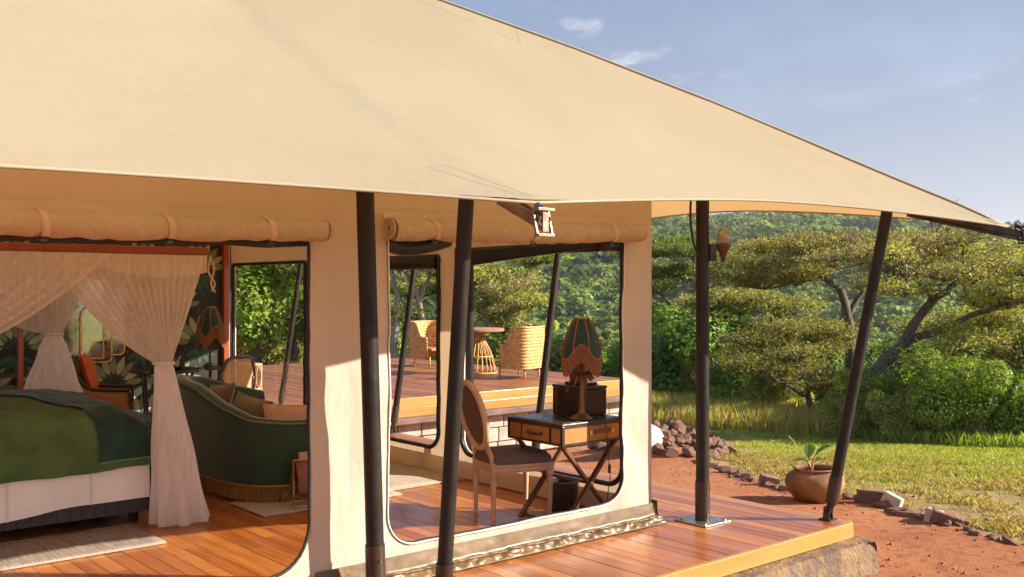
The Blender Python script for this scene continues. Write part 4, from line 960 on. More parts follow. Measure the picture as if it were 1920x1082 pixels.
# left wall (unseen, openings added to let light in), back wall, inner ceiling
for a, c in ((WY, 7.52), (7.52, 10.2), (10.2, WB)):
    b, L0 = ring_panel(a, c, .012, HT, a + .25, c - .2, .22, 2.06, .16, lambda u, v, o: (-3.2 - o, u, v), rings=4, nside=10, seed=15); b.build('side_wall', M['wall'], tent, 180, off=TO)
MB().grid(lambda u, v: (lerp(-3.2, WX, u), WB + .06, lerp(.012, HT, v)), 6, 4).build('back_wall', M['wall'], tent, 180, off=TO)
MB().grid(lambda u, v: (lerp(-3.2, WX, u), lerp(WY, WB, v), HT + .55 * sin(pi * v) * min(1, 4 * (1 - u))), 24, 12).build('inner_ceiling', M['liner'], tent, 180, off=TO)
# pvc skirt along the foot of the front wall
def skirt():
    b = MB(); x0, x1 = 2.78, WX + .03
    def f(u, v):
        x = lerp(x0, x1, u); w_ = 1 - .55 * sstep(2.9, 2.6, x)
        k = .016 * abs(nz(x * 4, 3, v * 2)) + .020 * abs(nz(x * 9, v * 2.5, 6)) + .007 * nz(x * 19, v * 3, 2)
        if v < .45:   # hangs on the wall
            t = v / .45; return (x, WY - .02 - .018 * t - .3 * k * t, lerp(.145, .055, t))
        t = (v - .45) / .55
        return (x, WY - .04 - .075 * t - k * (1.1 if t < .85 else .3), lerp(.055, .006, t ** .7) + k * 1.5 * sin(pi * t))
    b.grid(f, 300, 18); b.build('skirt', M['skirt'], w2, 180, off=TO)
    c = MB(); pts = []
    for i in range(301):
        x = lerp(x0, x1, i / 300); p = f(i / 300, .62); pts.append((p[0], p[1] - .006, p[2] + .008))
    c.tube(pts, .0055, 5); pts = [(p[0], p[1] - .004, p[2] + .004) for p in (f(i / 300, 1) for i in range(301))]; c.tube(pts, .004, 5)
    c.build('lacing_cord', M['skirt'], w2, 180, off=TO)
    d = MB(); d.grid(lambda u, v: (WX + .02 + .015 * nz(u * 9, v * 4), lerp(WY - .04, 7.5, u), lerp(.16, .006, v)), 60, 4); d.build('skirt', M['skirt'], side_parts[0][0], 180, off=TO)
skirt()

# rolled-up canvas
def roll(x0, x1, z0, z1, y, r, straps, spiral_left=False, name='window_roll', wr=1.0, seed=1):
    b = MB(); n = 90
    def ctr(t): return Vector((lerp(x0, x1, t), y + .006 * nz(t * 9, seed), lerp(z0, z1, t) - .012 * sin(pi * t) * wr))
    def rad(t):
        q = r * (1 + .12 * nz(t * 11, seed, 2) + .07 * nz(t * 31, seed, 5))
        for s in straps: q *= 1 - .16 * math.exp(-((lerp(x0, x1, t) - s) / .035) ** 2)
        return q
    def f(u, v):
        a = 2 * pi * u; c = ctr(v); q = rad(v) * (1 + .05 * sin(a * 2 + v * 9) + .09 * nz(cos(a) * 2 + v * 9, sin(a) * 2, v * 26 + seed)); return (c.x, c.y + q * cos(a), c.z + q * sin(a) * .95)
    b.grid(f, 22, n, True)
    for e in (0, 1):
        c = ctr(e); q = rad(e) * .93; pts = []
        for i in range(70):
            a = i / 69 * 2 * pi * 3.2; rr = q * (1 - i / 69 * .78); pts.append((c.x + (-.020 if e == 0 else .020), c.y + rr * cos(a), c.z + rr * sin(a) * .95))
        b.tube(pts, r * .12, 6)
        b.add([(c.x + (.01 if e == 0 else -.01), c.y + q * cos(2 * pi * i / 16), c.z + q * sin(2 * pi * i / 16)) for i in range(16)], [tuple(range(16))])
    o = b.build(name, M['roll'], tent, 180, off=TO)
    if True:
        wl = MB(); wl.grid(lambda u, v: (lerp(x0 - .02, x1 + .02, u), WY - .035 - .02 * v, lerp(z0, z1, u) + r * 1.05 + .03 - .05 * v), 30, 2); wl.build('roll_seam', M['wall'], o, 180, off=TO)
    for s in straps:
        t = (s - x0) / (x1 - x0); c = ctr(t); q = rad(t) * 1.07; st = MB()
        st.grid(lambda u, v: (s + lerp(-.019, .019, v) + .022 * (u - .5), c.y + q * cos(pi * (.42 + 1.02 * u)), c.z + q * sin(pi * (.42 + 1.02 * u)) + (.02 if u == 0 else 0)), 16, 2)
        so = st.build('strap', M['webbing'], o, 180, off=TO, solid=.004)
        bk = MB(); bz = c.z - q - .028; by = c.y - .02
        bk.tube([(s - .022, by, bz), (s + .022, by, bz), (s + .022, by, bz + .03), (s - .022, by, bz + .03), (s - .022, by, bz)], .004, 5); bk.box((s, by, bz + .014), (.03, .008, .014)); bk.build('buckle', M['darksteel'], so, 0, off=TO)
    return o
roll(.6, 2.80, 2.055, 2.072, WY - .105, .066, [1.33, 1.92, 2.47], seed=3)
roll(3.26, 5.40, 2.10, 2.155, WY - .10, .072, [3.56, 4.35, 5.10], True, seed=6)
o = MB().tube([(.6 + .24 * i, WY + .03, 1.983 + .012 * (i % 2) + .002 * i) for i in range(10)], .026, 10).build('net_roll', M['blackpvc'], tent, 180, off=TO)
MB().tube(cmr([(3.29, WY + .05, 2.03), (3.45, WY + .06, 2.00), (3.62, WY + .05, 2.02), (3.78, WY + .05, 2.06)]), .05, 10).build('net_roll', M['blackpvc'], tent, 180, off=TO)
MB().tube([(5.12, WY + .03, 2.08), (5.34, WY + .03, 2.06)], .045, 10).build('net_roll', M['blackpvc'], tent, 180, off=TO)
# black blind drooping inside the nearer side window
MB().grid(lambda u, v: (WX - .07 - .05 * sin(pi * u), lerp(5.35, 7.36, u), lerp(2.12, lerp(2.08, 1.94, u), v)), 20, 4).build('inner_blind', M['blackpvc'], side_parts[0][0], 180, off=TO, solid=.03)
MB().tube([(WX - .05, 7.72, 2.0), (WX - .05, 10.0, 1.98)], .06, 10).build('inner_blind', M['blackpvc'], side_parts[1][0], 180, off=TO)

# poles ---------------------------------------------------------------
def vpole(x, y, top, r, lean=(0, 0)):
    b = MB(); base = Vector((x, y, 0)); hd = Vector((x + lean[0], y + lean[1], top))
    b.tube([base.lerp(hd, t) for t in (0.02, .3, .6, 1)], r, 20); p = b.build('pole', M['pole'], tent, 60, off=TO)
    s = MB(); s.tube([base, base.lerp(hd, .30 / top)], r + .006, 20); sl_ = s.build('sleeve', M['sleeve'], p, 60, off=TO)
    q = MB(); q.box((x, y, .007), (.30, .30, .011), rotz(0)); pl = q.build('base_plate', M['steel'], p, 0, .003, off=TO)
    for dx in (-.115, .115):
        for dy in (-.115, .115): MB().lathe([(.013, .012), (.013, .022), (.008, .024)], 6, (x + dx, y + dy, 0)).build('bolt', M['steel'], pl, 0, off=TO)
    for z in (.06, .22): MB().lathe([(.006, -.003), (.006, .003)], 8).build('rivet', M['steel'], p, 0)
    return p
def fix_rivets(p, x, y, r):
    k = 0
    for c in p.children:
        if c.name.startswith('rivet'):
            z = (.06, .22)[k]; k += 1; d = Vector((-.2, -1, 0)).normalized(); c.location = (x - TO[0] + d.x * (r + .007), y - TO[1] + d.y * (r + .007), z); c.rotation_euler = (radians(90), 0, radians(-11))
def lpole(base, d, L, r, tip=None, zt=None, k0=.12, bm='darksteel'):
    """leaning tension pole with clevis foot and outrigger bracket"""
    base = Vector(base); d = Vector(d); tp = base + d; b = MB(); f0 = base + (d.normalized() * .13)
    b.tube([f0, base.lerp(tp, .5), tp], r, 18); p = b.build('pole', M['pole'], tent, 60, off=TO)
    s = MB(); s.tube([f0, base + d.normalized() * .33], r + .006, 18); s.build('sleeve', M['sleeve'], p, 60, off=TO)
    c = MB(); c.tube([base + Vector((0, 0, .05)), f0, base + d.normalized() * .16], [r * .45, r * .8, r], 10)
    for sx in (-1, 1): c.bar(base + Vector((sx * .026, 0, .012)), base + Vector((sx * .012, 0, .10)), .055, .007, (1, 0, 0))
    c.box(base + Vector((0, 0, .006)), (.10, .10, .010)); c.tube([base + Vector((-.035, 0, .075)), base + Vector((.035, 0, .075))], .008, 8); c.build('clevis_foot', M['darksteel'], p, 40, off=TO)
    if tip is not None:
        tip = Vector(tip); o = MB(); h = Vector((tip.x - tp.x, tip.y - tp.y, 0)); h.normalize(); sd = Vector((-h.y, h.x, 0)); st = tp.lerp(tip, k0); st.z = tip.z + (zt or .04)
        for s_ in (-1, 1): o.bar(st + sd * s_ * .034 - Vector((0, 0, .02)), tip + sd * s_ * .034 - Vector((0, 0, .065)), .012, .045)
        o.bar(st - Vector((0, 0, .055)), tip - Vector((0, 0, .105)), .018, .018)
        o2 = o.build('tension_bracket', M[bm], p, 0, .003, off=TO)
        e = MB(); cn = tip - Vector((0, 0, .068))
        for s_ in (-1, 1): e.bar(cn + sd * s_ * .05 + Vector((0, 0, .06)) - h * .03, cn + sd * s_ * .05 - Vector((0, 0, .06)), .012, .012, h)
        e.bar(cn + sd * .055 + Vector((0, 0, .06)), cn - sd * .055 + Vector((0, 0, .06)), .03, .014); e.bar(cn + sd * .055 - Vector((0, 0, .06)), cn - sd * .055 - Vector((0, 0, .06)), .03, .014)
        e.bar(cn + sd * .02 + h * .004, cn - sd * .02 + h * .004, .008, .09)
        e.tube([tip + h * -.05 + Vector((0, 0, .01)), tip + h * .0 + Vector((0, 0, -.01))], [.022, .014], 8); e.build('end_frame', M[bm], o2, 0, .002, off=TO)
    return p
pA = vpole(3.075, 4.80, 2.75, .051, (-.09, 0)); fix_rivets(pA, 3.075, 4.80, .057)
pC = vpole(5.94, 4.77, 2.95, .050); fix_rivets(pC, 5.94, 4.77, .056)
for y in (7.62, 10.3, 13.05): q_ = vpole(5.94, y, 2.9, .045); fix_rivets(q_, 5.94, y, .05)
lpole((3.075, 4.18, 0), (0.0, -.215, 2.235), 0, .040, TIP1 + Vector((.02, -.05, -.02)), .10, .42, 'bronze')
lpole((6.70, 4.185, 0), (.33, -.33, 2.50), 0, .042, TIPC + Vector((.07, -.07, .01)), .14)
for y in (7.53, 10.1, 13.0): lpole((6.70, y, 0), (.40, 0, 2.52), 0, .038)

# ------------------------------------------------------------------ wallpapered back wall
def wallpaper():
    WPX0, WPX1 = -3.1, 5.50
    wall = MB().box(((WPX0 + WPX1) / 2, WB - .02, 1.3), (WPX1 - WPX0, .04, 2.58)).build('wallpapered_wall', simple('dark_green_wallpaper', (0.022, 0.026, 0.022), .7, 0, .3, 2, 0), None, 0)
    tag(wall, 'dark wallpapered back wall with printed fans of green leaves', 'wall', kind='structure')
    mats = [simple('print_' + n, c, .7, 0, .12, 6, 0) for n, c in (('sage', (0.20, 0.26, 0.15)), ('pale', (0.40, 0.42, 0.27)), ('teal', (0.04, 0.10, 0.07)), ('brown', (0.10, 0.065, 0.035)))]
    b = MB(); g = random.Random(2)
    def leaf(cx, cz, a, r0, L, wd, m, yo):
        ca, sa = cos(a), sin(a); pts = []
        N_ = 7
        for s in (1, -1):
            rg_ = range(N_) if s == 1 else range(N_ - 1, -1, -1)
            for k in rg_:
                t = k / (N_ - 1); q = r0 + L * t; w_ = wd * sin(pi * t) ** .8 * s * (1 - .25 * t)
                if (k in (0, N_ - 1)) and s == -1: continue
                pts.append((cx + q * ca - w_ * sa, WB - .0415 - yo, cz + q * sa + w_ * ca))
        b.add(pts, [tuple(range(len(pts)))], m)
    row = 0; z = .1
    while z < 2.7:
        x = 1.6 + (.36 if row % 2 else 0)
        while x < 5.6:
            if x > WPX1 - .30: break
            for k in range(9):
                a = pi * (k + .5) / 9; leaf(x, z, a, .14, .24, .045, (0, 1)[k % 2], .0012)
            for k in range(8): leaf(x, z, pi * (k + 1) / 9, .05, .30, .014, 2, .0006)
            for k in range(5): leaf(x, z - .04, pi + pi * (k + 1) / 6, .03, .20, .035, 2, .0018)
            for k in range(7):
                a = pi * (k + 1) / 8; q = .44; b.add([(x + q * cos(a) + .008 * cos(j * 1.257), WB - .0430, z + q * sin(a) + .008 * sin(j * 1.257)) for j in range(5)], [(0, 1, 2, 3, 4)], 1)
            x += .72
        z += .47; row += 1
    o = b.build('leaf_print', mats, wall, 0); o['kind'] = 'stuff'
wallpaper()
p_ = MB().box((5.535, WB - .06, 1.3), (.07, .09, 2.58)).build('corner_post', M['redwood'], None, 0, .006); tag(p_, 'red-brown timber post at the end of the wallpapered wall', 'post')

# ------------------------------------------------------------------ bed, canopy, net
BX0, BX1, BY0, BY1 = .55, 2.80, 7.42, 9.35
bed = thing('bed', 'low wide bed with charcoal quilted base and white valance', 'bed', (1.7, 8.4, 0)); BO = (1.7, 8.4, 0)
b = MB()
def base_f(u, v):
    x = lerp(BX0, BX1, u); k = abs(sin(u * pi * 26)) ** .35; return (x, BY0 + .03 - .012 * k, lerp(.09, .38, v))
b.grid(base_f, 260, 2); b.box(((BX0 + BX1) / 2, (BY0 + BY1) / 2 + .02, .235), (BX1 - BX0 - .02, BY1 - BY0 - .04, .29)); b.build('bed_base', M['greybase'], bed, 60, off=BO)
for x in (BX0 + .1, BX1 - .12):
    for y in (BY0 + .12, BY1 - .12): MB().lathe([(.03, 0), (.045, .1)], 12, (x, y, 0)).build('leg', M['blackfab'], bed, 40, off=BO)
b = MB(); b.box(((BX0 + BX1) / 2, (BY0 + BY1) / 2, .57), (BX1 - BX0 - .02, BY1 - BY0 - .02, .36)); b.build('mattress', M['whitesheet'], bed, 0, .05, off=BO)
def sheet_f(u, v):
    x = lerp(BX0, BX1 - .05, u); pl = .02 * sstep(.01, 0, abs(x - 2.33)) + .018 * sstep(.012, 0, abs(x - 1.78)); return (x, BY0 - .018 - .008 * v + .006 * nz(x * 3, v * 2, 3) - pl, lerp(.50, .20, v) - .012 * nz(x * 2, 1) - .05 * sstep(2.3, 1.6, x) * v)
MB().grid(sheet_f, 220, 10).build('valance_sheet', M['whitesheet'], bed, 180, off=BO)
def duvet_f(u, v):
    x = lerp(BX0 - .02, BX1 + .02, u); ed = .03 * nz(x * 3, v * 6, 7) + .018 * nz(x * 8, v * 11, 2) + .009 * nz(x * 20 + v * 9, v * 14, 5)
    fold = .010 * nz(x * 14, v * 4, 3) + .012 * sin(x * 19 + 3 * nz(x * 2, 3)) * sstep(.25, .0, v) 
    foot = sstep(BX1 - .28, BX1 + .02, x)
    if v < .28:
        t = v / .28; return (x, BY0 - .055 - .035 * sin(pi * t) - fold - .02 * t * 0, lerp(.45 - .03 * nz(x * 1.7, 4) - .02, .70, t))
    if v < .42:
        t = (v - .28) / .14; a = t * pi / 2; return (x, BY0 - .055 + .14 * (1 - cos(a)), .70 + .135 * sin(a) - .10 * foot + ed * .4)
    t = (v - .42) / .58; return (x, lerp(BY0 + .085, BY1 + .05, t), .835 + .03 * sin(pi * t) + ed * .6 - .12 * foot + .02)
MB().grid(duvet_f, 170, 90).build('duvet', M['duvet'], bed, 180, off=BO)
def foot_f(u, v):
    y = lerp(BY0 - .05, BY1, u); return (BX1 + .03 + .02 * nz(y * 6, v * 2, 3) + .02 * sin(y * 17) * v, y, lerp(.74, .16, v))
MB().grid(foot_f, 60, 14).build('duvet_drop', M['throw'], bed, 180, off=BO)
# velvet throw
TOr = (2.5, 8.4, .8); throw = thing('throw_blanket', 'dark green velvet throw with pale edging over the foot of the bed', 'blanket', TOr)
def throw_f(u, v):
    xl = lerp(2.36, 2.05, sstep(.2, 1, v)); x = lerp(xl, BX1 + .045, u); p = duvet_f((x - BX0 + .02) / (BX1 - BX0 + .04), lerp(.07, .98, v)); o = .016 + .012 * nz(x * 7, v * 9, 5) + .016 * sin(x * 24 + 2) * sstep(.28, .02, v) * .6
    return (x, p[1] - (o if v < .34 else 0), max(p[2] + (o if v > .22 else 0), .5 if v < .01 else 0))
MB().grid(throw_f, 46, 50).build('blanket_cloth', M['throw'], throw, 180, off=TOr)
MB().tube([throw_f(i / 40, 0) for i in range(41)], .008, 5).build('edging', M['throwedge'], throw, 180, off=TOr)
# canopy frame
CF = thing('canopy_frame', 'red-brown timber four-poster canopy frame over the bed', 'bed canopy', (1.75, 8.35, 0)); CO = (1.75, 8.35, 0)
for y in (7.30, 9.48): MB().bar((.4, y, 2.03), (3.16, y, 2.035), .05, .055).build('beam', M['redwood'], CF, 0, .006, off=CO)
for x in (.5, 3.08): MB().bar((x, 7.33, 2.03), (x, 9.45, 2.03), .05, .05).build('beam', M['redwood'], CF, 0, .006, off=CO)
for y in (9.48,): MB().bar((2.42, 9.62, 0), (2.42, 9.62, 2.02), .045, .045).build('post', M['redwood'], CF, 0, .006, off=CO)
MB().bar((.52, 7.31, 0), (.52, 7.31, 2.0), .05, .05).build('post', M['redwood'], CF, 0, .006, off=CO)
# mosquito net
NO = (1.75, 8.35, 2.0); net = thing('mosquito_net', 'pale pink gauze mosquito net tied back round the bed', 'net', NO)
def drape(name, x0, x1, y, zt, gx, gz_, gw, bot, sag, seed, mat='net', folds=17, amp=.03, flip=1):
    b = MB()
    def f(u, v):
        top = Vector((lerp(x0, x1, u), y, zt)); G = Vector((gx + (u - .5) * gw, y - .02, gz_))
        L = (top - G).length; t = v; ctrl = top.lerp(G, .5) + Vector((0, 0, -sag * max(0, abs(top.x - gx) - .2)))
        p = top * (1 - t) ** 2 + ctrl * 2 * t * (1 - t) + G * t * t
        k = sin(u * folds * 2 * pi + seed + 2 * nz(u * 7, seed)) * amp * (.25 + sin(pi * min(1, t * .9)) * .9) * (1 - .65 * t); p.y += k; return p
    b.grid(f, 130, 40)
    o = b.build(name, M[mat], net, 180, off=NO)
    if bot:
        c = MB(); bx, bw, bz = bot
        def h(u, v):
            a = 2 * pi * u; w_ = lerp(gw * .5, bw, v ** .8); fo = 1 + .22 * sin(u * 2 * pi * 7 + seed) * v + .1 * nz(cos(a) * 3, sin(a) * 3, v * 3 + seed)
            return (lerp(gx, bx, v) + w_ * cos(a) * fo, y - .02 + w_ * .75 * sin(a) * fo, lerp(gz_, bz, v))
        c.grid(h, 70, 30, True); c.build('gathered_tail', M['netheavy'], o, 180, off=NO)
        tie = MB(); tie.tube([(gx + gw * .62 * cos(2 * pi * i / 14), y - .02 + gw * .5 * sin(2 * pi * i / 14), gz_) for i in range(15)], .012, 6); tie.build('tie_band', M['netheavy'], o, 180, off=NO)
    # edge hem
    hem = MB(); hem.grid(lambda u, v: Vector(f((.0 if flip > 0 else 1.0) + flip * .022 * u, v)) + Vector((0, -.006, 0)), 2, 40); hem.build('hem', M['netheavy'], o, 180, off=NO)
    return o
drape('net_curtain', 1.97, 3.14, 7.27, 2.0, 2.80, 1.20, .12, (2.93, .19, .015), .30, 1)
drape('net_curtain', 2.42, .55, 7.24, 2.0, .72, 1.20, .12, (.68, .18, .015), .30, 4, flip=1)
drape('net_curtain', 1.55, 3.05, 9.5, 2.0, 2.66, 1.34, .13, (2.66, .22, .80), .25, 7)
MB().grid(lambda u, v: (lerp(.5, 3.14, u), 7.262 - .01 * sin(u * 60), lerp(2.0, 1.90 - .07 * sin(u * 9), v)), 90, 4).build('net_valance', M['net'], net, 180, off=NO)
MB().grid(lambda u, v: (lerp(.5, 3.08, u), lerp(7.28, 9.5, v), 2.0 - .07 * sin(pi * u) * sin(pi * v)), 16, 12).build('net_roof', M['net'], net, 180, off=NO)
tb = MB(); tb.tube(cmr([(3.16, 7.26, 2.0), (3.19, 7.25, 1.9), (3.165, 7.25, 1.79), (3.195, 7.24, 1.72)]), .008, 5); tb.tube(cmr([(3.165, 7.26, 2.0), (3.145, 7.25, 1.88), (3.195, 7.25, 1.79), (3.165, 7.24, 1.73)]), .008, 5); tb.build('net_tape', M['webbing'], net, 180, off=NO)

# ------------------------------------------------------------------ rugs
def rug(x0, x1, y0, y1, label, mat, sub):
    c = ((x0 + x1) / 2, (y0 + y1) / 2, 0); o = thing('rug', label, 'rug', c)
    MB().grid(lambda u, v: (lerp(x0, x1, u), lerp(y0, y1, v), .012 + .003 * nz(u * 6, v * 5)), 30, 12).build('pile', M[mat], o, 180, off=c, solid=.008)
    for y in (y0, y1): MB().box(((x0 + x1) / 2, y, .011), (x1 - x0, .02, .012)).build('binding', M[sub], o, 0, off=c)
rug(.9, 2.62, 6.74, 7.40, 'grey-brown woven bedside rug lying in front of the bed', 'greyrug', 'jute')
rug(3.48, 4.75, 7.02, 7.62, 'small jute rug under the magazine rack', 'jute', 'jute')
rug(4.55, 5.56, 7.22, 8.5, 'pale jute rug seen through the front window beside the side wall', 'jute', 'jute')

# ------------------------------------------------------------------ sofa
SO = (3.95, 8.3, 0); sofa = thing('sofa', 'curved green velvet sofa with gold fringe seen from behind', 'sofa', SO)
spath = cmr([(4.72, 7.42, 0), (4.35, 7.32, 0), (3.95, 7.34, 0), (3.66, 7.50, 0), (3.54, 7.82, 0), (3.52, 8.3, 0), (3.56, 8.85, 0), (3.72, 9.2, 0), (4.1, 9.36, 0), (4.6, 9.36, 0)], 8); SN = len(spath)
SH = [(0, .66), (.25, .67), (.36, .70), (.48, .80), (.58, .91), (.72, .95), (.85, .9), (1, .72)]
def sn(i):
    t = (spath[min(i + 1, SN - 1)] - spath[max(i - 1, 0)]).normalized(); return Vector((-t.y, t.x, 0)) * -1   # points inward to the seat
prof = [(0.0, .14, 0), (-.012, .30, 0), (-.014, .6, 0), (-.012, .9, 0), (.0, .965, 0), (.03, 1.0, 0), (.075, 1.0, 0), (.11, .97, 0), (.12, .9, 0), (.13, .5, 0)]
b = MB()
def so_f(u, v):
    i = min(SN - 1, int(round(u * (SN - 1)))); j = min(len(prof) - 1, int(round(v * (len(prof) - 1)))); o_, hk, _ = prof[j]; h = interp(SH, u); n_ = sn(i)
    p = spath[i] + n_ * o_; return (p.x, p.y, hk * h)
b.grid(so_f, SN - 1, len(prof) - 1); b.build('backrest', M['sofa'], sofa, 180, off=SO)
pp = MB(); pp.tube([Vector(so_f(i / (SN - 1), 4 / 9)) + sn(i) * -.004 for i in range(SN)], .011, 6); pp.build('piping', M['sofapipe'], sofa, 180, off=SO)
cush = MB(); inner = [spath[i] + sn(i) * .12 for i in range(0, SN, 3)] + [Vector((4.85, 9.2, 0)), Vector((4.88, 8.4, 0)), Vector((4.85, 7.55, 0))]; m_ = len(inner)
cush.add([(p.x, p.y, z) for z in (.16, .44) for p in inner], [tuple(range(m_, 2 * m_))] + [(i, (i + 1) % m_, m_ + (i + 1) % m_, m_ + i) for i in range(m_)]); cush.build('seat', M['sofa'], sofa, 30, .03, off=SO)
fr = MB(); g = random.Random(6); acc = 0
for i in range(SN - 1):
    a, c = spath[i], spath[i + 1]; L = (c - a).length; k = max(2, int(L / .0085)); n_ = sn(i)
    for q in range(k):
        p = a.lerp(c, q / k) - n_ * g.uniform(.008, .018); z1 = .022 + g.uniform(0, .012); e = p + Vector((g.uniform(-.004, .004), g.uniform(-.004, .004), 0)) - n_ * .004
        fr.add([(p.x - .003, p.y, .145), (p.x + .003, p.y - .002, .145), (e.x + .003, e.y - .002, z1), (e.x - .003, e.y, z1), (p.x, p.y - .004, .145), (e.x, e.y - .004, z1)], [(0, 1, 2, 3), (0, 4, 5, 3), (4, 1, 2, 5)])
fo = fr.build('fringe', M['goldfringe'], sofa, 0, off=SO); fo['kind'] = 'stuff'
bd = MB(); bd.tube([spath[i] - sn(i) * .014 + Vector((0, 0, .147)) for i in range(SN)], .009, 6); bd.build('fringe_braid', M['goldfringe'], sofa, 180, off=SO)
for p in ((3.75, 7.6), (3.75, 9.1), (4.7, 7.6), (4.7, 9.1)): MB().lathe([(.02, 0), (.03, .17)], 10, (p[0], p[1], 0)).build('leg', M['darkwood'], sofa, 40, off=SO)
def pillow(loc, rot, sx, sy, th, mat, label, edge=None):
    o = thing('cushion', label, 'cushion', loc); o.rotation_euler = rot; b = MB()
    def f(s):
        def q(u, v):
            a, c = u * 2 - 1, v * 2 - 1; k = ((1 - a * a) * (1 - c * c)) ** .45; pin = 1 - .07 * (1 - abs(c)) * 0 ; return (a * sx / 2 * (1 - .06 * (1 - c * c) * abs(a)), c * sy / 2 * (1 - .06 * (1 - a * a) * abs(c)), s * th / 2 * k + .006 * nz(a * 3, c * 3, s * 2))
        return q
    b.grid(f(1), 16, 16); b.grid(f(-1), 16, 16); b.build('cover', M[mat], o, 180)
    e = MB(); q = f(1); e.tube([q(t, 0) for t in np.linspace(0, 1, 9)] + [q(1, t) for t in np.linspace(0.1, 1, 9)] + [q(t, 1) for t in np.linspace(.9, 0, 9)] + [q(0, t) for t in np.linspace(.9, 0, 9)], .006, 5); e.build('piping', M[edge or mat], o, 180); return o
pillow((4.05, 7.56, .60), (radians(68), radians(4), radians(-5)), .56, .36, .16, 'tanfab', 'tan rectangular cushion propped against the low sofa arm')
pillow((3.80, 7.98, .62), (radians(70), radians(8), radians(-75)), .46, .42, .15, 'olivefab', 'olive gold cushion leaning on the sofa back')
pillow((3.82, 8.62, .68), (radians(72), radians(-6), radians(-86)), .46, .42, .15, 'olivefab', 'olive cushion peeking over the high sofa back')
pillow((4.50, 7.62, .56), (radians(66), 0, radians(8)), .46, .34, .15, 'blackfab', 'near-black velvet cushion at the right end of the sofa')

# magazine rack
RO = (3.93, 7.16, 0); rack = thing('magazine_rack', 'brass framed magazine rack with brown leather sling behind the pier', 'magazine rack', RO)
for sx in (-.12, .24): MB().tube([(RO[0] + sx - .05, RO[1] - .10, .02), (RO[0] + sx, RO[1], .38), (RO[0] + sx + .05, RO[1] + .10, .02), (RO[0] + sx - .05, RO[1] - .10, .02)], .006, 6).build('brass_frame', M['brass'], rack, 180, off=RO)
for z, y in ((.38, 0), (.03, -.1), (.03, .1)): MB().tube([(RO[0] - .12 + (0 if y == 0 else y * .5), RO[1] + y, z), (RO[0] + .24 + (0 if y == 0 else y * .5), RO[1] + y, z)], .006, 6).build('brass_rail', M['brass'], rack, 180, off=RO)
for s in (-1, 1): MB().grid(lambda u, v: (lerp(RO[0] - .11, RO[0] + .23, u), RO[1] + s * (.012 + .07 * sin(pi * v * .5)), lerp(.375, .10, v)), 4, 8).build('leather_sling', M['leather'], rack, 180, off=RO, solid=.005)
MB().box((RO[0] + .07, RO[1], .29), (.28, .02, .30)).build('magazine', M['tanfab'], rack, 0, off=RO)

# ------------------------------------------------------------------ chairs and tables at the back of the room
def cane_armchair(name, label, loc, rz, cane, frame, wd=.56):
    o = thing(name, label, 'armchair', loc, rz)     # faces local -y
    h = wd / 2
    for x in (-h + .03, h - .03):
        MB().tube(cmr([(x, -.26, 0), (x, -.27, .40), (x, -.27, .62)]), .019, 8).build('leg', M[frame], o, 180)
        MB().tube(cmr([(x, .26, 0), (x, .24, .42), (x, .30, .78)]), .019, 8).build('leg', M[frame], o, 180)
        MB().tube(cmr([(x, -.28, .62), (x, -.05, .63), (x, .16, .66), (x, .27, .80)]), .021, 8).build('armrest', M[frame], o, 180)
        MB().grid(lambda u, v: (x, lerp(-.26, .25, u), lerp(.42, .605 + .12 * sstep(.55, 1, u), v)), 8, 3).build('side_panel', M[cane], o, 180, solid=.008)
    pts = [(-h, .27, .55), (-h, .30, .80), (-h + .07, .32, .96), (-h + .17, .325, 1.0), (h - .17, .325, 1.0), (h - .07, .32, .96), (h, .30, .80), (h, .27, .55)]
    MB().tube(cmr(pts, 6), .020, 8).build('back_frame', M[frame], o, 180)
    MB().grid(lambda u, v: (lerp(-h + .02, h - .02, u) * (1 - .12 * sstep(.7, 1, v)), .26 + .05 * v + .05 * sin(pi * u) , lerp(.46, .985, v)), 12, 8).build('cane_back', M[cane], o, 180, solid=.006)
    MB().box((0, 0, .425), (wd - .04, .54, .06)).build('seat', M[cane], o, 0, .012)
    return o
cane_armchair('armchair', 'dark framed cane armchair holding the orange cushion by the mirror', (3.78, 11.50, 0), radians(68), 'armcane', 'darkwood', .60)
pillow((3.62, 11.57, .80), (radians(74), 0, radians(68)), .44, .46, .16, 'orange', 'orange cushion propped in the cane armchair')
cane_armchair('armchair', 'black framed chair with arched open cane back behind the sofa', (4.62, 10.45, 0), radians(205), 'cane', 'darkwood', .56)
RT_ = (4.42, 11.35, 0); rt = thing('round_table', 'dark round table by the wallpapered wall', 'table', RT_)
MB().lathe([(.02, .79), (.40, .79), (.415, .805), (.41, .82), (.02, .825)], 40, RT_).build('table_top', M['darkwood'], rt, 40, off=RT_)
for k in range(4):
    a = k * pi / 2 + .5; MB().tube(cmr([(RT_[0] + .3 * cos(a), RT_[1] + .3 * sin(a), 0), (RT_[0] + .33 * cos(a), RT_[1] + .33 * sin(a), .5), (RT_[0] + .36 * cos(a), RT_[1] + .36 * sin(a), .79)]), .016, 8).build('leg', M['darkwood'], rt, 180, off=RT_)
bt = thing('bottle', 'small dark bottle standing on the dark round table', 'bottle', (4.52, 11.15, .825)); MB().lathe([(.03, 0), (.032, .02), (.032, .10), (.012, .14), (.011, .19), (.014, .2)], 14).build('glass_body', M['darksteel'], bt, 60)
tr_ = thing('tray', 'dark oval tray lying on the round table', 'tray', (4.36, 11.25, .826)); MB().lathe([(.01, 0), (.15, 0), (.165, .02), (.155, .02), (.145, .008), (.01, .008)], 28).build('dish', M['darksteel'], tr_, 50)
cn = thing('console_table', 'dark narrow console table against the wallpaper behind the bed', 'table', (3.0, 11.9, 0)); MB().box((0, 0, .80), (.95, .34, .035)).build('table_top', M['darkwood'], cn, 0, .005)
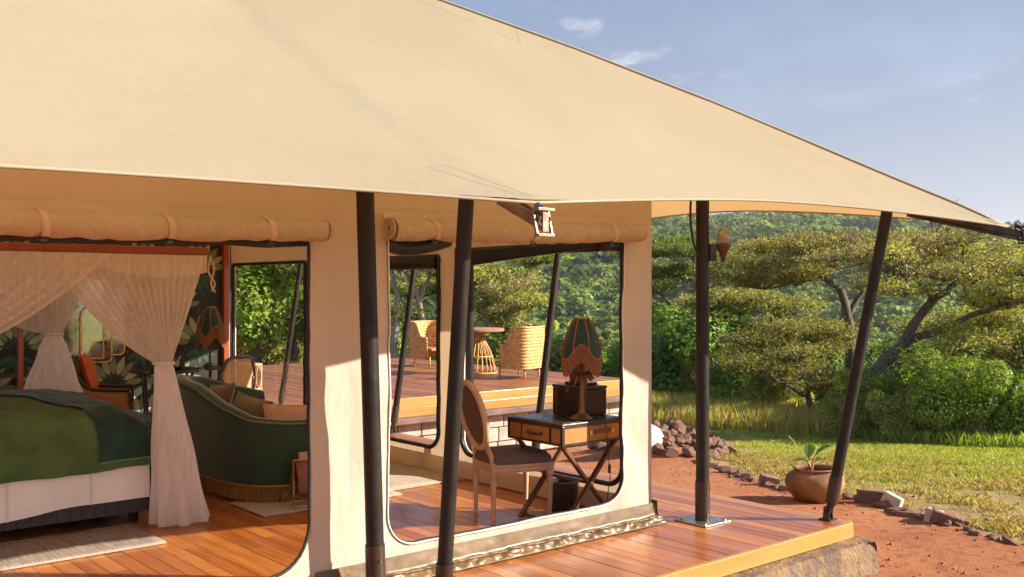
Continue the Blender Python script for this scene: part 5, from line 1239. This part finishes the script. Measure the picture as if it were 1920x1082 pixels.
for x in (-.44, .44): MB().bar((x, 0, 0), (x, 0, .78), .04, .04).build('leg', M['redwood'], cn, 0)
# lattice rattan stand by the rear window
LS = (5.40, 11.25, 0); ls = thing('rattan_stand', 'pale rattan plant stand of looping canes beside the rear window', 'stand', LS); ls.scale = (.75, .75, .87)
for z in (.30, .62, .95):
    MB().tube([(LS[0] + .19 * cos(2*pi*i/20), LS[1] + .19 * sin(2*pi*i/20), z) for i in range(21)], .010, 6).build('ring', M['lattice'], ls, 180, off=LS)
for k in range(8):
    a = k * pi / 4; c_, s_ = cos(a), sin(a)
    MB().tube([(LS[0] + .19 * c_, LS[1] + .19 * s_, 0), (LS[0] + .19 * c_, LS[1] + .19 * s_, .95)], .008, 6).build('upright', M['lattice'], ls, 180, off=LS)
    for z0 in (.30, .62):
        pts = []
        for i in range(15):
            q = i / 14 * 2 * pi; aa = a + .30 * cos(q) + pi / 8; pts.append((LS[0] + .195 * cos(aa), LS[1] + .195 * sin(aa), z0 + .165 + .15 * sin(q)))
        MB().tube(pts, .0065, 5).build('loop', M['lattice'], ls, 180, off=LS)
MB().lathe([(.01, .95), (.2, .95), (.2, .965), (.01, .97)], 24, LS).build('stand_top', M['lattice'], ls, 40, off=LS)
# mirror
mi = thing('mirror', 'gilt framed stepped mirror with arched centre on the wallpaper', 'mirror', (3.75, WB - .05, 1.25))
def mpanel(x0, x1, z0, z1, yo, arch=False):
    pts = []
    if arch:
        c = (x0 + x1) / 2; r = (x1 - x0) / 2
        pts = [(x0, z0), (x1, z0)] + [(c + r * cos(pi * k / 12), z1 - r + r * sin(pi * k / 12)) for k in range(13)]
    else:
        r = .06
        for cx_, cz_, a0 in ((x0 + r, z0 + r, pi), (x1 - r, z0 + r, 1.5 * pi), (x1 - r, z1 - r, 0), (x0 + r, z1 - r, .5 * pi)):
            pts += [(cx_ + r * cos(a0 + k / 5 * pi / 2), cz_ + r * sin(a0 + k / 5 * pi / 2)) for k in range(6)]
    b = MB(); n_ = len(pts); b.add([(x, yo, z) for x, z in pts] + [(x, yo + .012, z) for x, z in pts], [tuple(range(n_))] + [(i, i + n_, (i + 1) % n_ + n_, (i + 1) % n_) for i in range(n_)])
    p = b.build('mirror_glass', M['mirror'], mi, 0); MB().tube([(x, yo - .003, z) for x, z in pts + pts[:1]], .009, 6, False).build('gilt_rim', M['gold'], p, 180)
mpanel(-.22, .34, -.38, .62, -.016); mpanel(-.28, -.02, -.30, .52, .0); mpanel(.20, .50, -.30, .52, .002); mpanel(-.02, .24, -.33, .30, -.034, True)

# ------------------------------------------------------------------ fringed lamps
def fringed_lamp(name, label, loc, zs, zt, r, mats=('lampgreen', 'tasselfringe', 'brass'), sides=8, base='column', rz=0.0):
    o = thing(name, label, 'lamp', loc, rz); H_ = zt - zs
    def R(t): return r * (.30 + .70 * sin(min(1, t * 1.12) * pi / 2) ** .75)    # t: 0 top .. 1 bottom
    def ang(u): return 2 * pi * u
    def pan(u): return (u * sides) % 1.0
    def zb(u): return .64 - .14 * cos(4 * ang(u))          # scalloped lower edge of the velvet
    def pt(u, t):
        rr = R(t) * (1 - .035 * sin(pi * pan(u))); return (rr * cos(ang(u)), rr * sin(ang(u)), zt - t * H_)
    MB().grid(lambda u, v: pt(u, v * zb(u)), 96, 14, True).build('shade', M[mats[0]], o, 180)
    MB().tube([(R(0) * cos(a), R(0) * sin(a), zt) for a in np.linspace(0, 2 * pi, 25)], .008, 6).build('top_ring', M[mats[2]], o, 180)
    for k in range(sides): MB().tube([Vector(pt((k + .5) / sides, t)) + Vector((cos(ang((k + .5) / sides)), sin(ang((k + .5) / sides)), 0)) * .004 for t in np.linspace(0, .64, 9)], .006, 6).build('rib_trim', M[mats[1]], o, 180)
    MB().tube([Vector(pt(u, zb(u))) + Vector((cos(ang(u)), sin(ang(u)), 0)) * .006 for u in np.linspace(0, 1, 97)], .007, 6).build('scallop_braid', M[mats[1]], o, 180)
    f = MB(); g = random.Random(3)
    for i in range(420):
        u = i / 420; p = Vector(pt(u, zb(u))); d = Vector((cos(ang(u)), sin(ang(u)), 0)); L = .33 * H_ * (1 + g.uniform(-.05, .05)); e = p + d * (.004 + g.uniform(-.003, .003)) - Vector((0, 0, L)); s = Vector((-d.y, d.x, 0)) * .0022
        f.add([p - s, p + s, e + s, e - s, p + d * .003, e + d * .003], [(0, 3, 5, 4), (4, 5, 2, 1), (0, 1, 2, 3)])
    q = f.build('fringe', M[mats[1]], o, 0); q['kind'] = 'stuff'
    return o
lamp = fringed_lamp('table_lamp', 'green velvet domed lamp with copper fringe standing on the wicker desk', (5.19, 5.30, .775), .37, .755, .165, rz=radians(-135))
MB().lathe([(.085, 0), (.09, .012), (.06, .03), (.03, .05), (.022, .09), (.03, .11), (.018, .14), (.015, .30), (.022, .33), (.012, .36), (.010, .58)], 20).build('base_column', M['oldbrass'], lamp, 60)
MB().tube([(-.09, .02, .0), (-.088, .02, .20), (-.07, .02, .30)], [.010, .008, .007], 8).build('side_stem', M['oldbrass'], lamp, 180)
b = MB()
for i in range(9):
    a = i * 2.4; b.tube(cmr([(0, 0, .30), (.05 * cos(a), .05 * sin(a), .34), (.10 * cos(a), .10 * sin(a), .30 - .02 * (i % 3))]), [.016, .017, .018, .018, .018, .018, .017, .016, .015, .013, .012, .011, .010, .009, .008, .007, .006], 6)
b.build('cast_leaves', M['leather'], lamp, 180)
lamp2 = fringed_lamp('table_lamp', 'green fringed lamp in front of the leaf wallpaper', (5.12, 11.75, .80), .27, .72, .17)
MB().lathe([(.08, 0), (.085, .015), (.02, .04), (.012, .2), (.010, .55)], 16).build('base_column', M['darksteel'], lamp2, 60)
sd = thing('side_table', 'small dark side table under the lamp at the wallpapered wall', 'table', (5.12, 11.75, 0)); MB().lathe([(.01, .76), (.2, .76), (.21, .78), (.01, .8)], 24).build('table_top', M['darkwood'], sd, 50); MB().lathe([(.16, 0), (.16, .02), (.025, .05), (.02, .76)], 16).build('pedestal', M['darkwood'], sd, 50)

# ------------------------------------------------------------------ the desk corner
DO = (5.225, 5.50, 0); desk = thing('desk', 'wicker campaign desk on crossed dark wood legs inside the window', 'desk', DO)
dx, dy = .65, .60
MB().box((0, 0, .685), (dx, dy, .14)).build('case', M['deskcane'], desk, 0, .004)
MB().box((0, 0, .764), (dx + .012, dy + .012, .020)).build('rim', M['darkleather'], desk, 0, .006)
MB().box((0, 0, .7755), (dx - .05, dy - .05, .004)).build('writing_surface', M['blue_leather'], desk, 0)
for sx in (-1, 1):
    for sy in (-1, 1): MB().box((sx * (dx / 2 - .008), sy * (dy / 2 - .008), .685), (.026, .026, .143)).build('corner_guard', M['darkleather'], desk, 0, .003)
for z in (.622, .748):
    for s in (-1, 1): MB().box((0, s * (dy / 2 + .0015), z), (dx - .03, .006, .016)).build('edge_strap', M['darkleather'], desk, 0); MB().box((s * (dx / 2 + .0015), 0, z), (.006, dy - .03, .016)).build('edge_strap', M['darkleather'], desk, 0)
dr = MB().box((-dx / 2 - .004, -.02, .686), (.012, .30, .10)).build('drawer', M['deskcane'], desk, 0, .003)
for y in (-.175, .135): MB().box((-dx / 2 - .005, y, .686), (.012, .012, .118)).build('drawer_edge', M['darkleather'], dr, 0)
MB().tube(cmr([(-dx / 2 - .01, -.10, .69), (-dx / 2 - .035, -.07, .685), (-dx / 2 - .038, .03, .685), (-dx / 2 - .01, .06, .69)]), .011, 8).build('handle', M['darkleather'], dr, 180)
MB().tube(cmr([(-.02, -dy / 2 - .008, .69), (.02, -dy / 2 - .035, .70), (.12, -dy / 2 - .038, .70), (.16, -dy / 2 - .008, .69)]), .013, 8).build('handle', M['leather'], desk, 180)
for x in (-.04, .18):
    q = MB().lathe([(.02, 0), (.02, .01), (.008, .014)], 12).build('handle_stud', M['brass'], desk, 0); q.location = (x, -dy / 2 - .004, .69); q.rotation_euler = (radians(90), 0, 0)
for y in (-.24, .24):
    for s in (-1, 1): MB().bar((s * .27, y + s * .012, .012), (-s * .27, y + s * .012, .61), .022, .045, (0, 1, 0)).build('leg', M['brownwood'], desk, 0, .004)
    q = MB().lathe([(.016, 0), (.016, .008), (.008, .012)], 12).build('pivot', M['brass'], desk, 0); q.location = (0, y - .03, .311); q.rotation_euler = (radians(90), 0, 0)
for x in (-.25, .25): MB().bar((x, -.24, .035), (x, .24, .035), .02, .03).build('stretcher', M['brownwood'], desk, 0)
MB().bar((0, -.23, .311), (0, .23, .311), .025, .025).build('stretcher', M['brownwood'], desk, 0)
bx = thing('leather_box', 'dark leather box behind the lamp on the wicker desk', 'box', (5.44, 5.58, .776)); MB().box((0, 0, .10), (.24, .36, .20)).build('case', M['darkleather'], bx, 0, .008); MB().box((0, 0, .212), (.248, .368, .022)).build('lid', M['darkleather'], bx, 0, .006)
for s in (-1, 1): MB().box((s * .0, s * .13, .11), (.246, .022, .202)).build('strap', M['leather'], bx, 0)
MB().box((-.123, 0, .19), (.01, .03, .04)).build('clasp', M['brass'], bx, 0)
orn = thing('ornament', 'brown wooden ornament standing on the leather box', 'ornament', (5.44, 5.56, 1.0)); MB().box((0, 0, .012), (.14, .22, .024)).build('plinth', M['darkwood'], orn, 0, .004)
MB().lathe([(.05, .024), (.055, .05), (.04, .08), (.05, .14), (.048, .2), (.02, .23)], 14).build('figure', M['brownwood'], orn, 50)
MB().lathe([(.03, .024), (.036, .06), (.03, .10), (.034, .13), (.012, .15)], 12, (.0, .085, 0)).build('small_figure', M['brownwood'], orn, 50)
cb = thing('lamp_cord', 'black cord with inline switch hanging from the wicker desk', 'cord', (5.30, 5.17, .75))
pts = cmr([(5.24, 5.26, .785), (5.30, 5.195, .79), (5.315, 5.17, .74), (5.33, 5.17, .60), (5.345, 5.17, .48), (5.36, 5.17, .36), (5.345, 5.18, .22), (5.36, 5.2, .10), (5.33, 5.24, .01)]); MB().tube([(p.x - 5.30, p.y - 5.17, p.z - .75) for p in pts], .0035, 6).build('cable', M['cable'], cb, 180)
MB().box((.052, 0, -.34), (.018, .016, .065)).build('switch', M['cable'], cb, 0, .004)
wb = thing('waste_basket', 'dark woven waste basket under the desk', 'basket', (5.30, 5.62, 0)); MB().lathe([(.10, 0), (.105, .01), (.125, .26), (.12, .26), (.10, .012), (.01, .012)], 22).build('basket_body', M['darkleather'], wb, 50); MB().tube([(.123 * cos(a), .123 * sin(a), .262) for a in np.linspace(0, 2 * pi, 23)], .008, 6).build('basket_rim', M['brownwood'], wb, 180)

# oval-back chair (faces +x, turned a little)
ch = thing('dining_chair', 'limed oak oval-back chair with grey seat drawn up to the desk', 'chair', (4.93, 5.80, 0), radians(-15))
ST = .455
sh = [(-.23, -.19), (-.25, 0), (-.23, .19), (-.10, .225), (.10, .245), (.22, .235), (.262, .12), (.268, 0), (.262, -.12), (.22, -.235), (.10, -.245), (-.10, -.225)]
sp = cmr([(x, y, 0) for x, y in sh + sh[:1]], 3)[:-1]; n_ = len(sp)
def ring(b, z0, z1, k0=1, k1=1): b.add([(p.x * k0, p.y * k0, z0) for p in sp] + [(p.x * k1, p.y * k1, z1) for p in sp], [(i, (i + 1) % n_, n_ + (i + 1) % n_, n_ + i) for i in range(n_)])
b = MB(); ring(b, .385, .40, .98, 1.0); ring(b, .40, .415, 1.0, .985); ring(b, .415, .43, .985, 1.0); ring(b, .43, .445, 1.0, .99); b.add([(p.x * .99, p.y * .99, .445) for p in sp], [tuple(range(n_))]); b.build('seat_rail', M['oak'], ch, 50)
b = MB(); ks = [(.99, .446), (1.0, .46), (.985, .485), (.9, .51), (.7, .527), (.4, .535), (.1, .537)]
for (k0, z0), (k1, z1) in zip(ks, ks[1:]): ring(b, z0, z1, k0, k1)
b.add([(p.x * .1, p.y * .1, .537) for p in sp], [tuple(range(n_))]); b.build('seat', M['greyfab'], ch, 180)
for x, y, s in ((.225, -.205, 1), (.225, .205, 1)):
    MB().lathe([(.013, 0), (.014, .03), (.018, .035), (.015, .045), (.022, .26), (.026, .32), (.018, .335), (.028, .345), (.028, .36)], 14, (x, y, 0)).build('leg', M['oak'], ch, 40); MB().box((x, y, .40), (.05, .05, .085)).build('leg_block', M['oak'], ch, 0, .006)
for y in (-.165, .165): MB().lathe([(.013, 0), (.014, .03), (.018, .035), (.015, .045), (.021, .26), (.025, .32), (.018, .335), (.026, .345), (.026, .46)], 14, (-.225, y, 0)).build('leg', M['oak'], ch, 40)
for y in (-1, 1): MB().tube(cmr([(-.225, y * .165, .42), (-.235, y * .15, .50), (-.245, y * .10, .56), (-.25, y * .075, .60)]), .02, 8).build('back_stile', M['oak'], ch, 180)
def oval(r1, r2, k=0): return [(-.262 - .11 * ((cos(a) + 1) / 2) * 1.0 + k, r1 * sin(a), .80 + r2 * cos(a)) for a in np.linspace(0, 2 * pi, 37)]
MB().tube(oval(.215, .245), .024, 8).build('back_frame', M['oak'], ch, 180)
b = MB(); O_ = oval(.20, .23)[:-1]; cpt = [(-.262 - .055, 0, .80)]
for s in (1, -1): b.add(O_ + [(-.317 + s * .03, 0, .80)], [(i, (i + 1) % 36, 36) for i in range(36)])
b.build('back_pad', M['greyfab'], ch, 180)

# ------------------------------------------------------------------ wicker set on the terrace
def wicker_chair(label, loc, rz):
    o = thing('wicker_armchair', label, 'armchair', loc, rz, 'wicker armchairs on the terrace')     # opens towards local -y
    W_, D_ = .42, .36
    def plan(u):   # u 0..1 round the back from front-left to front-right
        a = lerp(-.18 * pi, 1.18 * pi, u); c, s = cos(a), sin(a); k = (abs(c) ** 4 + abs(s) ** 4) ** -.25; return Vector((-W_ * c * k, D_ * max(-.85, s * k), 0))
    def ht(u): return .66 + .34 * sstep(.12, .42, 1 - abs(2 * u - 1))
    def f(u, v):
        p = plan(u); h = lerp(.20, ht(u), v); rip = .008 * sin(h * 2 * pi / .062); k = 1 + rip / .4 + .03 * v; return (p.x * k, p.y * k, h)
    MB().grid(f, 44, 60).build('woven_shell', M['wick'], o, 180, solid=.03)
    MB().tube([Vector(f(u, 1)) for u in np.linspace(0, 1, 45)], .022, 8).build('rim', M['wick'], o, 180)
    for u in (0, 1): MB().tube([Vector(f(u, 0)), Vector(f(u, 1))], .018, 8).build('front_post', M['wickdark'], o, 180)
    for z in (.42, .62): MB().tube([Vector(f(u, (z - .2) / (ht(u) - .2) if (z - .2) / (ht(u) - .2) < 1 else 1)) * 1.012 for u in np.linspace(0, 1, 45)], .010, 6).build('weave_band', M['wickdark'], o, 180)
    MB().box((0, -.02, .40), (W_ * 1.8, D_ * 1.7, .06)).build('seat', M['wickdark'], o, 0, .02)
    for x, y in ((-.36, -.26), (.36, -.26), (-.27, .25), (.27, .25)): MB().tube([(x, y, 0), (x * 1.0, y, .24)], [.016, .022], 8).build('leg', M['wick'], o, 180)
    return o
wicker_chair('golden wicker armchair on the terrace with its back turned, right of the round table', (12.78, 14.75, 0), radians(198))
wicker_chair('golden wicker armchair at the back left of the terrace, half hidden by canvas', (13.1, 18.2, 0), radians(15))
TT = (12.72, 16.05, 0); tt = thing('rattan_table', 'round table with open rattan cage pedestal on the terrace', 'table', TT)
MB().lathe([(.02, .86), (.52, .86), (.56, .88), (.56, .92), (.54, .935), (.02, .935)], 40, TT).build('table_top', M['tablecane'], tt, 40, off=TT)
for k in range(22):
    a = k / 22 * 2 * pi; MB().tube(cmr([(TT[0] + .40 * cos(a), TT[1] + .40 * sin(a), .03), (TT[0] + .30 * cos(a + .1), TT[1] + .30 * sin(a + .1), .4), (TT[0] + .14 * cos(a + .2), TT[1] + .14 * sin(a + .2), .74), (TT[0] + .20 * cos(a + .2), TT[1] + .20 * sin(a + .2), .86)], 4), .012, 6).build('cage_rod', M['wick'], tt, 180, off=TT)
for r_, z in ((.40, .03), (.31, .36), (.15, .72)): MB().tube([(TT[0] + r_ * cos(a), TT[1] + r_ * sin(a), z) for a in np.linspace(0, 2 * pi, 29)], .018, 6).build('cage_ring', M['wick'], tt, 180, off=TT)

# ------------------------------------------------------------------ clay pot with plant, pole lamp
px_, py_ = 8.76, 5.62; pz_ = gz(px_, py_) - .015
pot = thing('clay_pot', 'round brown clay pot standing on the red earth', 'pot', (px_, py_, pz_)); pot.scale = (1.13, 1.13, 1.05)
PRF = [(.12, 0), (.15, .005), (.20, .06), (.245, .13), (.258, .19), (.245, .245), (.20, .285), (.172, .298), (.178, .315), (.19, .322), (.182, .332), (.165, .328), (.155, .30), (.18, .26)]
MB().lathe(PRF, 44, close=False).build('pot_body', M['clay'], pot, 60); MB().lathe([(.20, .255), (.10, .262), (.01, .265)], 24, close=False).build('potting_soil', simple('dark_potting_soil', (.05, .03, .02), .95, 0, .3, 20, .6), pot, 60)
pl = thing('young_plant', 'young plant with broad green leaves growing in the clay pot', 'plant', (px_ - .04, py_ + .03, pz_ + .26))
GL = NT('broad_leaf'); c_ = GL.coord('Object'); d_ = GL.bsdf(GL.ramp(GL.noise(c_, 9, 3), [(.3, (.07, .16, .025)), (.7, (.14, .26, .04))]), .35); t2 = GL.n('ShaderNodeBsdfTranslucent'); GL.setv(t2.inputs[0], (.25, .42, .05)); M['broad'] = GL.done(GL.mixs(.4, d_, t2.outputs[0]))
def broad_leaf(ang_, reach, rise, L, wd, droop, stem_h):
    d = Vector((cos(ang_), sin(ang_), 0)); st = MB(); s0 = Vector((.02 * cos(ang_ * 3), .02 * sin(ang_ * 2), 0)); s1 = s0 + d * reach * .4 + Vector((0, 0, stem_h * .6)); s2 = s0 + d * reach + Vector((0, 0, stem_h))
    P = cmr([s0, s1, s2], 5); st.tube(P, [lerp(.010, .005, i / (len(P) - 1)) for i in range(len(P))], 6); so = st.build('stalk', M['tanfab'], pl, 180)
    sdv = Vector((-d.y, d.x, 0))
    def f(u, v):
        c = s2 + d * L * v * .8 + Vector((0, 0, rise * v - droop * v * v)); w_ = wd * sin(pi * min(.98, v * .93 + .04)) ** .7 * (u * 2 - 1); return c + sdv * w_ + Vector((0, 0, -abs(u * 2 - 1) * wd * -.35))
    MB().grid(f, 6, 12).build('leaf', M['broad'], pl, 180)
VA = -HEAD
for a, re, ri, L, wd, dr_, sh_ in ((VA + .1, .05, .14, .19, .055, .06, .21), (VA + 3.0, .04, .10, .17, .05, .10, .13), (VA + 2.7, .07, .20, .20, .02, .02, .20), (VA + 1.2, .02, .18, .17, .055, .05, .16), (VA + 4.4, .04, .10, .15, .05, .08, .15), (VA + .5, .03, .10, .13, .045, .06, .12)): broad_leaf(a, re, ri, L, wd, dr_, sh_)

LO = (5.94, 4.77, 2.02); rr_ = RT * 1.0
wl = thing('pole_lamp', 'jar-shaped glass lamp on a bracket fixed to the tent corner pole', 'lamp', LO)
R_ = Matrix.Rotation(-HEAD, 3, 'Z')
MB().box(R_ @ Vector((.075, 0, .0)), (.05, .06, .13), R_).build('wall_bracket', M['darksteel'], wl, 0, .006)
MB().box(R_ @ Vector((.11, 0, .055)), (.06, .03, .02), R_).build('arm', M['darksteel'], wl, 0, .004)
q = R_ @ Vector((.155, 0, 0))
MB().lathe([(.0, -.075), (.012, -.07), (.018, -.04), (.034, .005), (.052, .035), (.060, .045), (.060, .062), (.056, .064)], 24, q, close=False).build('fitting', M['red_light'], wl, 50)
MB().lathe([(.053, .062), (.053, .13), (.047, .16), (.032, .182), (.012, .192), (.001, .193)], 28, q, close=False).build('glass_jar', M['jar'], wl, 180, solid=.003)
for z in (.075, .10, .125): MB().tube([(q.x + .0545 * cos(a), q.y + .0545 * sin(a), z) for a in np.linspace(0, 2 * pi, 25)], .002, 5).build('glass_rib', M['jar'], wl, 180)
MB().lathe([(.012, .062), (.014, .08), (.022, .10), (.02, .125), (.004, .14)], 16, q).build('bulb', M['tanfab'], wl, 60)
cabl = thing('cable', 'black cable looping down beside the tent corner pole', 'cable', (5.94, 4.77, 2.0)); P = cmr([Vector((0, 0, .60)) + RT * -.07, Vector((0, 0, .45)) + RT * -.095, Vector((0, 0, .25)) + RT * -.10, Vector((0, 0, .08)) + RT * -.075, Vector((0, 0, -.02)) + RT * -.03])
MB().tube([p + FW * -.055 for p in P], .009, 7).build('cable_run', M['cable'], cabl, 180)

# ------------------------------------------------------------------ the air over the valley
hz_m = bpy.data.materials.new('valley_haze'); hz_m.use_nodes = True; ht_ = hz_m.node_tree; ht_.nodes.clear()
ho = ht_.nodes.new('ShaderNodeOutputMaterial'); pv = ht_.nodes.new('ShaderNodeVolumePrincipled'); pv.inputs['Color'].default_value = (0.86, 0.91, 1.0, 1); pv.inputs['Density'].default_value = 0.00024; pv.inputs['Anisotropy'].default_value = 0.3
ht_.links.new(pv.outputs[0], ho.inputs['Volume'])
haze = MB().box((0, 0, 75), (20000, 20000, 300)).build('haze', hz_m, None, 0); tag(haze, 'thin pale haze filling the air over the valley', 'haze', kind='stuff')
